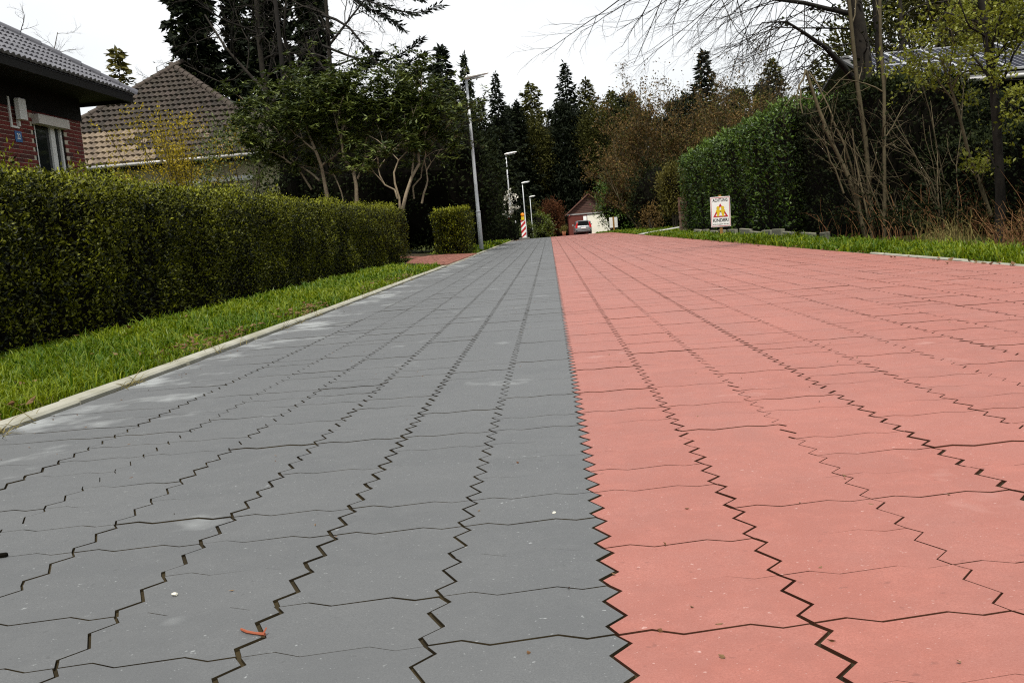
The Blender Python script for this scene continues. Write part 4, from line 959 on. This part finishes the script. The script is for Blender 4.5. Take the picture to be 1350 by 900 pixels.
t, out, b, r = bare('bare_tree', 'thin bare tree filling the sky right of the evergreens', (-7.9, 33), [([(-7.51, 33.00, 4.08), (-7.39, 33.00, 6.20), (-7.28, 33.00, 8.28), (-7.22, 33.00, 10.59)], .10, .05), ([(-7.31, 33.00, 7.50), (-6.36, 33.00, 8.46), (-5.31, 33.00, 9.52)], .05, .02), ([(-7.39, 33.00, 6.73), (-6.17, 32.60, 6.94), (-5.12, 32.40, 6.29)], .04, .012)], 350, {2: 7, 1: 6}, .8, 'bark_dark', .22, -.02, .5, 3, (1.2, 2.8), 11)
bare('bare_tree', 'distant bare tree above the ridge of the brick house', (-31, 55), [([(-31, 55, 3), (-31, 55, 9), (-30.6, 55, 14.6)], .16, .04), ([(-31, 55, 8), (-29.5, 55.5, 12), (-28.6, 55.5, 14.5)], .08, .02), ([(-31, 55, 8), (-33.5, 55.5, 13), (-34.6, 55.5, 16.5)], .08, .02)], 360, {2: 6, 1: 5}, .7, 'bark', .2, .02, .5, 3, (1.2, 2.6), 9)
bare('bare_tree', 'faint bare tree behind the peak of the tiled roof', (-25.6, 62), [([(-25.6, 62, 5), (-25.6, 62, 10), (-25.5, 62, 13.3)], .14, .03), ([(-25.6, 62, 8), (-24.4, 62, 12.7)], .07, .02)], 365, {2: 6, 1: 5}, .7, 'bark', .2, .02, .5, 3, (1.0, 2.0), 9)
SP = [conifer_mesh(10, 2.5, 400+k, 260, [.22, .3, .26][k], .55, .17, 20, 'spruce', ragged=.4) for k in range(3)]
SF = [conifer_mesh(20, 4.6, 410+k, 280, .25, .85, .24, 15, 'spruce2', ragged=.5) for k in range(2)]
SO = [conifer_mesh(20, 4.4, 415+k, 260, .18, .9, .24, 15, 'olive', ragged=.5, pw=.55) for k in range(2)]
SG = conifer_mesh(10, 3.0, 420, 150, .22, .6, .18, 14, 'thuja', ragged=.4)
conifer(SG, -27.2, 60, 1.5, 'small yellow tipped conifer behind the corner of the dark roof', 1.0, 1.33)
conifer(SP[0], -5.1, 50, 1.0, 'pointed spruce with thin top, left of the first lamp head', .4, 1.05)
conifer(SP[1], -4.05, 52, .56, 'dark spruce directly behind the first lamp head', 2.0, 1.04)
conifer(SF[1], -5.0, 110, .78, 'broad dark spruce right of the first lamp head', 1.1, .98)
conifer(SP[1], -6.6, 46, 1.0, 'dark spruce half hidden behind the rhododendron tops', 3.0, .84)
conifer(SP[2], -5.2, 43, .8, 'low dark spruce below the first lamp head', 4.0, .70)
conifer(SF[0], -2.9, 117, .85, 'dark spruce rising above the second street lamp', 5.0, .86)
conifer(SP[1], -5.9, 60, 1.0, 'dark spruce deep behind the first lamp post', 5.4, 1.0)
conifer(SF[0], -8.5, 76, .7, 'dark spruce behind the pointed spruce with thin top', 2.4, .70)
# big spruce reaching in with long boughs
t = empty('spruce_tree', (-8.2, 29.5, float(gz(-8.2, 29.5)))); tag(t, 'tall spruce whose long dark boughs reach into the sky at top', 'tree'); b = np.array(t.location); r = RNG(430)
G().tube([(0, 0, -.2), (.1, 0, 6), (.1, 0, 14)], [.10, .07, .03], 8).obj('trunk', M['bark_dark'], t, True)
g = G(); P = []; D = []
for pts in ([(-6.13, 28.00, 9.07), (-5.47, 27.00, 7.78), (-4.26, 26.00, 6.95), (-3.21, 25.00, 6.38), (-2.39, 24.50, 6.46)], [(-6.16, 28.00, 8.74), (-5.07, 27.00, 7.32), (-4.08, 26.00, 6.65), (-3.58, 25.50, 6.13)], [(-6.32, 28.00, 7.34), (-5.56, 27.50, 6.94), (-4.97, 27.00, 6.14), (-4.51, 26.50, 5.42), (-3.79, 26.00, 5.23), (-3.06, 25.50, 5.48)],
            [(-6.41, 28.00, 6.46), (-5.33, 27.50, 5.88), (-4.36, 27.00, 5.62), (-3.47, 26.40, 5.85), (-3.16, 26.00, 5.99)], [(-4.80, 27.00, 5.70), (-4.01, 26.60, 5.13), (-3.53, 26.30, 5.09), (-3.11, 26.00, 5.16)], [(-6.22, 28.00, 8.20), (-5.21, 27.00, 8.07), (-4.01, 26.00, 7.33), (-2.87, 25.00, 6.74)], [(-6.39, 28.00, 5.57), (-5.39, 27.60, 5.53), (-4.59, 27.20, 5.93)], [(-5.77, 28.00, 9.25), (-4.25, 26.40, 7.82), (-3.32, 25.60, 7.21), (-2.51, 25.00, 7.10)]):
    q = poly6(pts, 9)-b; g.tube(q, np.linspace(.045, .008, 9), 5, cap=False); n = 330
    f = (.28+.72*r.random(n)**.8)*7.999; i = f.astype(int); fr = (f-i)[:, None]; tg = nrm(q[i+1]-q[i]); pp = q[i]*(1-fr)+q[i+1]*fr
    sd = nrm(np.cross(tg, np.array([0, 0, 1.]))); side = r.choice([-1, 1], n)*r.uniform(.2, 1.1, n); dr = tg*.7+sd*side[:, None]+np.array([0, 0, 1])*r.normal(-.15, .35, n)[:, None]
    # short side twigs clothed with sprays
    k = r.random(n)*.45*(1.1-f/8)[:]; P.append(pp+nrm(dr)*k[:, None]); D.append(dr)
g.obj('boughs', M['bark_dark'], t); P = np.concatenate(P); D = np.concatenate(D); n = len(P)
V, F = leafq(P, D, rdir(r, n, 1), r.uniform(.10, .24, n), r.uniform(.035, .065, n), .1); put('crown', raw('crown', V, [F], M['spruce'], np.repeat(r.random(n)*.6, 4)), t)

# magnolia beside the second lamp
t, out, b, r = bare('blossom_tree', 'small tree with white blossom beside the second street lamp', (-2.35, 46), [([(-2.35, 46, 0), (-2.3, 46, 1.3), (-2.15, 46, 2.4)], .04, .012), ([(-2.3, 46, 1.0), (-2.2, 45.9, 1.8), (-1.95, 45.9, 2.2)], .03, .01)], 440, {2: 3, 1: 3}, .7, 'bark_dark', .2, .03, .5, 3, (.3, .6), 7)
P = tips(out, 0, r, 1, .03, .6); P = P[(P[:, 2] > 1.3)][:110]; P = np.repeat(P, 4, 0)+r.normal(0, .02, (len(P)*4, 3)); leaves('blossom', P-b, .11, .6, M['blossom'], 441, t)
bush('shrub', 'dark shrub behind the white blossom tree', 'shrub', (-3.6, 49.5), (1.3, 1.6, 1.6), 1.3, 200, 22, .2, .13, .5, M['ivy'], 445, .8)
# far end of the road
bush('shrub', 'rounded bright green bush beside the farthest street lamp', 'bush', (-1.25, 110), (1.5, 1.6, 2.0), 1.0, 300, 24, .22, .2, .5, M['box'], 450, .8, tbase=.5)
bush('shrub', 'olive green shrub above the farthest street lamp', 'bush', (-2.3, 114), (1.7, 1.6, 2.6), 2.0, 260, 24, .25, .2, .5, M['olive'], 453, .7)
bush('shrub', 'red brown shrub at the far end of the grey paving', 'bush', (.35, 113), (1.45, 1.4, 2.3), 2.3, 300, 24, .22, .18, .45, M['redleaf'], 456, .6)
bush('shrub', 'low dark shrub at the foot of the third street lamp', 'bush', (-1.95, 81), (.7, .8, .9), .6, 120, 18, .15, .12, .5, M['box'], 459, .7)
r = RNG(460)
far = [(-7.5, 118, 0, .86, 'far spruce just right of the dark spruce group'), (-1.2, 124, 2, .98, 'olive toned larch left of the tallest far spruce'), (3.6, 126, 1, 1.10, 'tallest far spruce, rising straight above the grey lamp row'), (6.4, 128, 3, .99, 'olive toned larch right of the tallest far spruce'), (9.6, 126, 2, .88, 'thin far larch behind the brown twiggy tree'), (-4.4, 128, 1, .86, 'far dark spruce between the lamps and the larch'), (1.2, 130, 0, .84, 'far dark spruce left of the garage')]
for x, y, k, s, lab in far: conifer((SF+SO)[k], x, y, s, lab, r.uniform(0, 6), s*1.04, 'far trees behind the garage')
bush('budding_tree', 'round tan budding crown left of the tallest far spruce', 'tree', (-1.4, 119), (3.0, 2.2, 5.0), 10.5, 420, 22, .5, .34, .4, M['olive'], 470, .0, stems=4, tbase=.25)
bush('budding_tree', 'round tan budding crown right of the tallest far spruce', 'tree', (8.2, 118), (4.0, 2.2, 5.2), 10.8, 560, 22, .5, .34, .4, M['olive'], 474, .0, stems=4, tbase=.2)
# the dark wood behind the garage reads as one mass
P = []
for x, y, h in [(-14+2.1*k, 121+3*math.sin(k*2.1), 15.2+1.8*math.sin(k*1.7)) for k in range(21)]:
    n = 6500; z = h*r.random(n)**.9; a = r.uniform(0, 6.28, n); q = 2.9*(1-.6*z/h)*r.random(n)**.4*(1+.2*np.sin(z*3+k)); P.append(np.stack([x+q*np.cos(a), y+q*np.sin(a), z+float(gz(x, y))], 1))
P = np.concatenate(P); wd = leaves('wood', P, .6, .3, M['spruce2'], 461, None, None, -.2); kind(wd, 'stuff'); wd['label'] = 'dark wood closing the road behind the garage'
# ---- right side ------------------------------------------------------
def brown_tree(label, base, seed, h, n, lean, nleaf, spread=.45):
    b = np.array([base[0], base[1], float(gz(*base))]); t = empty('brown_tree', b); tag(t, label, 'tree', 'brown twiggy trees beyond the laurel hedge'); r = RNG(seed); out = {}
    for k in range(n):
        d = np.array([r.normal(lean, spread), r.normal(0, spread*.6), 1.0]); grow(r, b+np.array([r.normal(0, .25), r.normal(0, .25), 0]), d, h*r.uniform(.7, 1.1), r.uniform(.03, .06), 3, out, {3: 11, 2: 5, 1: 4}, .6, .42, .09, .02, .006, .12)
    branchobj(out, 'trunk', M['bark_mid'], t, b, seed=seed)
    P = tips(out, 0, r, 9, .12, .1); zr = (P[:, 2]-b[2])/h; P = P[(r.random(len(P)) < np.clip(1.45-zr*1.3, .10, 1))]; P = P[r.permutation(len(P))[:nleaf]]
    leaves('withered_leaves', P-b, .13, .5, M['brownleaf'], seed+1, t); Q = P[r.permutation(len(P))[:len(P)//3]]; leaves('young_leaves', Q-b+r.normal(0, .15, Q.shape), .13, .5, M['olive'], seed+2, t)
brown_tree('brown twiggy tree with bare shoots fanning into the sky', (5.4, 47), 500, 7.0, 10, -.12, 11000)
brown_tree('brown twiggy tree close behind the laurel hedge top', (8.0, 49), 503, 6.8, 9, .02, 10000)
brown_tree('low brown twiggy bush leaning over the far verge', (5.3, 54), 506, 4.8, 8, -.25, 8000, .5)
brown_tree('brown twiggy tree left of the bare overhanging tree', (10.8, 46), 509, 6.0, 7, .05, 7000)
conifer(SP[0], 11.4, 65, 1.05, 'lone dark spruce top above the brown twiggy trees', 1.0, 1.14)
bush('budding_tree', 'yellow green budding tree right of the lone spruce top', 'tree', (12.2, 58), (2.6, 2.0, 3.0), 5.2, 190, 20, .3, .17, .5, M['olive'], 520, 0, stems=6, tbase=.7)
conifer(SO[0], 15.3, 62, .46, 'pale olive conifer between budding tree and bare tree', 1.0, .5)
conifer(SO[1], 17.5, 60, .42, 'second pale olive conifer, beside the bare tree limbs', 2.0, .47)
bush('shrub', 'dark holly like shrub with pale leaf tips by the far verge', 'shrub', (5.7, 63), (2.6, 2.0, 2.4), 1.8, 620, 22, .2, .13, .5, M['laurel'], 530, .82, tbase=.3)
bush('shrub', 'dark evergreen shrub in the gap left of the laurel hedge', 'shrub', (5.25, 42.6), (1.5, 1.1, 1.75), 1.35, 300, 22, .2, .12, .5, M['ivy'], 533, .85)
bush('shrub', 'dark evergreen shrub between the twiggy trees and the road', 'shrub', (5.9, 48.5), (1.5, 1.6, 1.5), 1.2, 260, 22, .2, .12, .5, M['ivy'], 535, .85)
bush('shrub', 'brown dry shrub at the edge of the far right verge', 'shrub', (4.5, 41.0), (.45, .4, .6), .5, 70, 14, .14, .09, .4, M['brownleaf'], 536, .0, zfloor=.02)
t = bush('thuja', 'yellowish upright thuja beside the brick gate pillar', 'shrub', (4.95, 37), (.55, .55, 1.1), 1.55, 240, 22, .11, .11, .3, M['thuja'], 540, .7, tbase=.5)
clipped_hedge('hedge', 'tall glossy laurel hedge behind the ACHTUNG sign', 'hedge', [(4.86, 16.2), (4.86, 19), (4.84, 24), (4.90, 29.3)], .70, 2.28, 62000, .074, M['laurel'], 550, .10, .25, .05, .46, .12, home=(4.72, 21))
bush('shrub', 'dark evergreen shrub behind the foot of the bare tree', 'shrub', (5.5, 14.8), (1.0, 1.3, .9), 1.25, 220, 22, .16, .085, .48, M['ivy'], 555, .8, tbase=.2)
clipped_hedge('thicket', 'very dark evergreen thicket between laurel hedge and bare tree', 'thicket', [(5.0, 12.6), (5.0, 16.3)], .7, 2.05, 26000, .055, M['ivy'], 557, .22, .3, .02, .55, .12, home=(5, 14.4))
# dark thicket under the solar roof
clipped_hedge('thicket', 'dark ivy covered thicket below the solar panels', 'thicket', [(5.6, 4.5), (5.6, 9), (5.75, 13)], .75, 1.12, 40000, .048, M['ivy'], 560, .16, .3, .02, .6, .14, home=(5.6, 9))
clipped_hedge('thicket', 'dark evergreen screen standing in front of the solar house', 'thicket', [(7.0, 17.5), (10.5, 17.0), (15, 16.5)], .8, 1.70, 34000, .07, M['ivy'], 565, .2, .3, .02, .55, .14, home=(10, 17))

# big bare tree on the right with limbs over the road
T = [([(4.81, 14.00, -0.20), (4.82, 14.00, 0.78), (4.81, 14.00, 1.78), (4.75, 14.00, 2.66), (4.63, 14.00, 3.53), (4.53, 14.00, 4.39)], .14, .10), ([(5.00, 14.30, -0.22), (5.09, 14.30, 1.23), (5.10, 14.30, 2.46), (5.07, 14.30, 3.24), (5.04, 14.30, 4.32)], .075, .05),
     ([(4.65, 14.00, 2.23), (4.16, 13.60, 2.66), (3.69, 13.30, 2.91), (3.38, 13.00, 3.02), (3.02, 12.80, 2.99)], .05, .006), ([(4.66, 14.00, 3.21), (4.16, 13.70, 3.27), (3.75, 13.40, 3.32), (3.03, 13.00, 3.37), (2.35, 12.60, 3.43)], .04, .014), ([(4.60, 14.00, 3.85), (3.51, 13.20, 3.79), (2.42, 12.40, 3.53), (1.67, 12.00, 3.35), (1.01, 11.60, 3.18)], .04, .008)]
t, out, b, r = bare('bare_tree', 'large bare tree with dark trunk and twigs hanging over the road', (5.2, 14), T[:2], 570, {2: 5, 1: 4}, .7, 'bark_dark', .15, -.02, .5, 3, (.8, 1.8), 5, sfrom=.55, cr_=.14)
g2 = {}
for P, r0, r1 in T[2:]:
    q = poly6(P); ra = np.linspace(r0, r1, 6); g2.setdefault(4, []).append((q, ra))
    for k in range(20):
        f = 5*(.15+.85*(k+r.random())/20); i = min(int(f), 4); p = q[i]+(q[i+1]-q[i])*(f-i)
        grow(r, p, (-.75+r.normal(0, .45), r.normal(0, .5), -.45+r.normal(0, .22)), r.uniform(.7, 1.7), .0075, 2, g2, {2: 6, 1: 4}, .55, .5, .10, -.012)
branchobj(g2, 'limbs', M['bark_dark'], t, b, seed=3)
P = np.concatenate([tips(out, 2, r, 14, .07), tips(out, 4, r, 160, .14)]); leaves('ivy', P-b, .07, .75, M['ivy'], 571, t)
def stems(name, label, base, L_, seed, mat, kids=3, kl=(.2, .6), leafm=None, nl=2, ls=.04):
    b = np.array([base[0], base[1], float(gz(*base))]); t = empty(name, b); tag(t, label, 'sapling'); r = RNG(seed); out = {}
    for P, r0, r1 in L_:
        q = poly6(P); q[1:-1] += r.normal(0, .012, (4, 3)); ra = np.linspace(r0, r1, 6); out.setdefault(3, []).append((q, ra))
        for k in range(kids):
            i = r.integers(1, 5); d = nrm(q[i+1]-q[i])+r.normal(0, .5, 3); grow(r, q[i], d, r.uniform(*kl), ra[i]*.45, 1, out, {1: 4}, .6, .5, .15, 0)
    branchobj(out, 'stems', M[mat], t, b, seed=seed)
    if leafm: P = tips(out, 0, r, nl, .03, .2); leaves('leaves', P-b, ls, .6, M[leafm], seed+1, t)
    return t
stems('sapling', 'pale slender stem rising in front of the big bare trunk', (4.55, 12.6), [([(4.32, 12.60, -0.17), (4.31, 12.60, 0.55), (4.26, 12.60, 1.16), (4.17, 12.60, 2.06), (4.13, 12.60, 2.85), (4.09, 12.60, 3.52)], .034, .022)], 580, 'bark_mid', 6, (.3, .9))
stems('sapling', 'thin upright stem just right of the big bare trunk', (4.62, 12.2), [([(4.32, 12.20, -0.16), (4.35, 12.20, 0.83), (4.38, 12.20, 1.60), (4.37, 12.20, 2.36), (4.37, 12.20, 3.20)], .026, .018), ([(4.39, 12.20, 1.31), (4.49, 12.20, 1.44), (4.65, 12.20, 1.04)][:2]+[(4.61, 12.20, 1.67)], .010, .005)], 585, 'bark_mid', 5, (.3, .8))
stems('sapling', 'clump of leaning grey stems left of the big bare trunk', (4.45, 12.8), [([(4.37, 12.80, -0.12), (4.17, 12.80, 0.55), (3.91, 12.80, 1.26), (3.65, 12.80, 1.99), (3.57, 12.80, 2.32)], .032, .02), ([(4.24, 12.60, -0.11), (4.09, 12.60, 0.67), (3.88, 12.60, 1.14), (3.71, 12.60, 1.56)], .03, .02), ([(4.40, 13.00, -0.13), (4.24, 13.00, 0.78), (4.10, 13.00, 1.31), (3.97, 13.00, 1.63)], .022, .012), ([(4.24, 12.40, -0.07), (4.13, 12.40, 0.66), (4.04, 12.40, 1.11), (4.03, 12.40, 1.46)], .016, .008), ([(3.95, 12.60, 0.63), (3.80, 12.60, 1.05), (3.71, 12.60, 1.41)], .014, .006)], 590, 'bark_mid', 4, (.3, .8), 'ivy', 1, .05)
stems('sapling', 'pale stems drooping from the bent limb above the laurel', (4.4, 12.9), [([(3.57, 12.80, 2.32), (3.40, 12.60, 2.03), (3.42, 12.50, 1.72)], .016, .008), ([(3.61, 12.80, 2.29), (3.87, 12.60, 1.69), (3.78, 12.50, 1.49)], .012, .006), ([(3.68, 12.80, 1.93), (3.43, 12.80, 2.01), (3.27, 12.80, 1.87)], .010, .005)], 595, 'bark_mid', 3, (.2, .5))
stems('sapling', 'leaning pale stem with young leaves under the solar roof', (4.62, 10), [([(4.66, 10.00, 0.24), (4.57, 10.00, 0.56), (4.44, 10.00, 0.89), (4.39, 10.00, 1.21), (4.26, 10.00, 1.65), (4.16, 10.00, 1.97)], .022, .010), ([(4.26, 10.00, 1.65), (4.44, 10.00, 1.76), (4.55, 9.80, 1.83)], .009, .004), ([(4.17, 10.00, 1.90), (4.06, 10.20, 2.02), (3.90, 10.30, 2.01)], .008, .003), ([(4.33, 10.00, 1.41), (4.19, 10.20, 1.77), (4.08, 10.30, 2.12)], .009, .003), ([(4.25, 10.00, 1.66), (4.23, 9.80, 2.01), (4.18, 9.80, 2.31)], .010, .004), ([(4.28, 10.00, 1.58), (4.43, 9.70, 2.04), (4.32, 9.70, 2.35)], .009, .003)], 600, 'bark_mid', 8, (.25, .6), 'bud', 13, .045)
stems('sapling', 'dark stem with yellow green leaves at the right edge', (4.95, 9.2), [([(4.36, 9.20, -0.08), (4.36, 9.20, 0.73), (4.35, 9.20, 1.45), (4.27, 9.20, 2.03), (4.21, 9.20, 2.59)], .05, .03), ([(4.35, 9.20, 1.45), (4.42, 9.00, 1.70), (4.54, 9.00, 1.96)], .016, .006), ([(4.32, 9.20, 1.67), (4.46, 9.00, 2.04), (4.53, 9.00, 2.31)], .016, .006), ([(4.34, 9.20, 1.38), (4.41, 9.00, 1.35), (4.52, 9.00, 1.41)], .012, .004), ([(4.27, 9.20, 1.96), (4.00, 9.00, 2.08), (3.92, 9.00, 2.36)], .012, .004), ([(4.29, 9.20, 1.74), (4.32, 9.00, 2.12), (4.39, 9.00, 2.52)], .012, .004)], 610, 'bark_dark', 8, (.25, .6), 'bud', 11, .045)
r = RNG(615); L_ = []
for k in range(16):
    x = r.uniform(4.15, 5.0); y = r.uniform(11.2, 13.6); l = r.uniform(1.0, 2.6); dx = r.normal(-.22, .22); dy = r.normal(0, .15)
    L_.append(([(x, y, 0), (x+dx*l*.4+r.normal(0, .03), y+dy*l*.4, l*.5), (x+dx*l, y+dy*l, l)], r.uniform(.006, .014), .003))
stems('sapling', 'thicket of thin bare shoots round the foot of the bare tree', (4.6, 12.4), L_, 616, 'bark_mid', 5, (.2, .6), 'ivy', 1, .045)
# dry tangle, straw tuft and undergrowth along the right verge
def tangle(name, label, n, fx, fy, hh, seed, mat, leafm=None, nl=0, ls=.04, rad_=.005, arch=.6):
    r = RNG(seed); x = fx(r, n); y = fy(r, n); b = np.array([x.mean(), y.mean(), float(gz(x.mean(), y.mean()))]); t = empty(name, b); tag(t, label, 'undergrowth')
    P0 = np.stack([x, y, gz(x, y)-.02], 1); a = r.uniform(0, 6.28, n); h = hh*r.uniform(.45, 1.1, n); o = np.stack([np.cos(a), np.sin(a), np.zeros(n)], 1)*(h*arch*r.uniform(.2, 1.2, n))[:, None]
    s = np.linspace(0, 1, 6)[None, :, None]; P = P0[:, None]+o[:, None]*s**1.3+np.array([0, 0, 1.])*(h[:, None, None]*(1.55*s-.75*s*s*r.uniform(.4, 1.3, n)[:, None, None]))+r.normal(0, .018, (n, 6, 3))*s
    V, F = tubes(P-b, np.linspace(1, .35, 6)[None]*(rad_*r.uniform(.5, 1.4, n))[:, None], 3); put('stems', raw('stems', V, [F], M[mat], np.repeat(r.random(n), 18)), t)
    if leafm: k = r.integers(0, n, nl); q = r.integers(2, 6, nl); leaves('leaves', P[k, q]-b+r.normal(0, .03, (nl, 3)), ls, .55, M[leafm], seed+1, t)
M['rust'] = plain('dry_stems', (.075, .032, .012), (.16, .080, .032), .8, .2)
tangle('dry_tangle', 'brown tangle of dry arching stems at the right edge', 1100, lambda r, n: r.uniform(3.95, 4.9, n), lambda r, n: r.uniform(5.8, 8.7, n), .34, 700, 'rust', 'brownleaf', 3200, .03, .0035, .9)
tangle('dry_tangle', 'thin brown stems under the large bare tree', 200, lambda r, n: r.uniform(4.05, 5.0, n), lambda r, n: r.uniform(10.2, 14.2, n), .55, 710, 'rust', 'ivy', 3400, .045, .004, .8)
tangle('dry_grass_tuft', 'straw coloured grass tuft before the brown tangle', 170, lambda r, n: r.normal(4.02, .12, n), lambda r, n: r.normal(9.55, .28, n), .30, 720, 'straw', None, 0, .03, .0022, .7)
tangle('dry_tangle', 'sparse leafy brown undergrowth between sapling and thicket', 110, lambda r, n: r.uniform(4.4, 5.2, n), lambda r, n: r.uniform(8.6, 11.5, n), .6, 730, 'rust', 'ivy', 900, .04, .0035, .7)
# wooded rise behind the solar house
bush('budding_tree', 'brown budding tree on the rise behind the solar panels', 'tree', (17.5, 44), (4.2, 3.0, 4.2), 6.2, 1000, 20, .5, .24, .5, M['olive'], 800, .0, stems=7, tbase=.3)
bush('budding_tree', 'tall brown budding tree at the upper right corner', 'tree', (23, 42), (5.0, 3.0, 5.0), 6.6, 1200, 20, .5, .24, .5, M['brownleaf'], 805, .0, stems=7, tbase=.3)
bush('budding_tree', 'olive budding tree over the right end of the solar roof', 'tree', (20.4, 38), (3.4, 2.4, 3.6), 5.6, 800, 20, .45, .2, .5, M['olive'], 810, .0, stems=6, tbase=.3)
bare('bare_tree', 'bare tree on the rise right of the large trunk', (15.5, 40), [([(15.5, 40, .5), (15.3, 40, 5), (15.2, 40, 11)], .16, .05), ([(15.4, 40, 3.5), (17, 40, 7.5), (18.2, 40, 10.5)], .09, .03), ([(15.4, 40, 3), (13.6, 40, 7), (13.0, 40, 10)], .09, .03)], 820, {2: 6, 1: 5}, .7, 'bark_dark', .2, .02, .5, 3, (1.5, 3), 10)
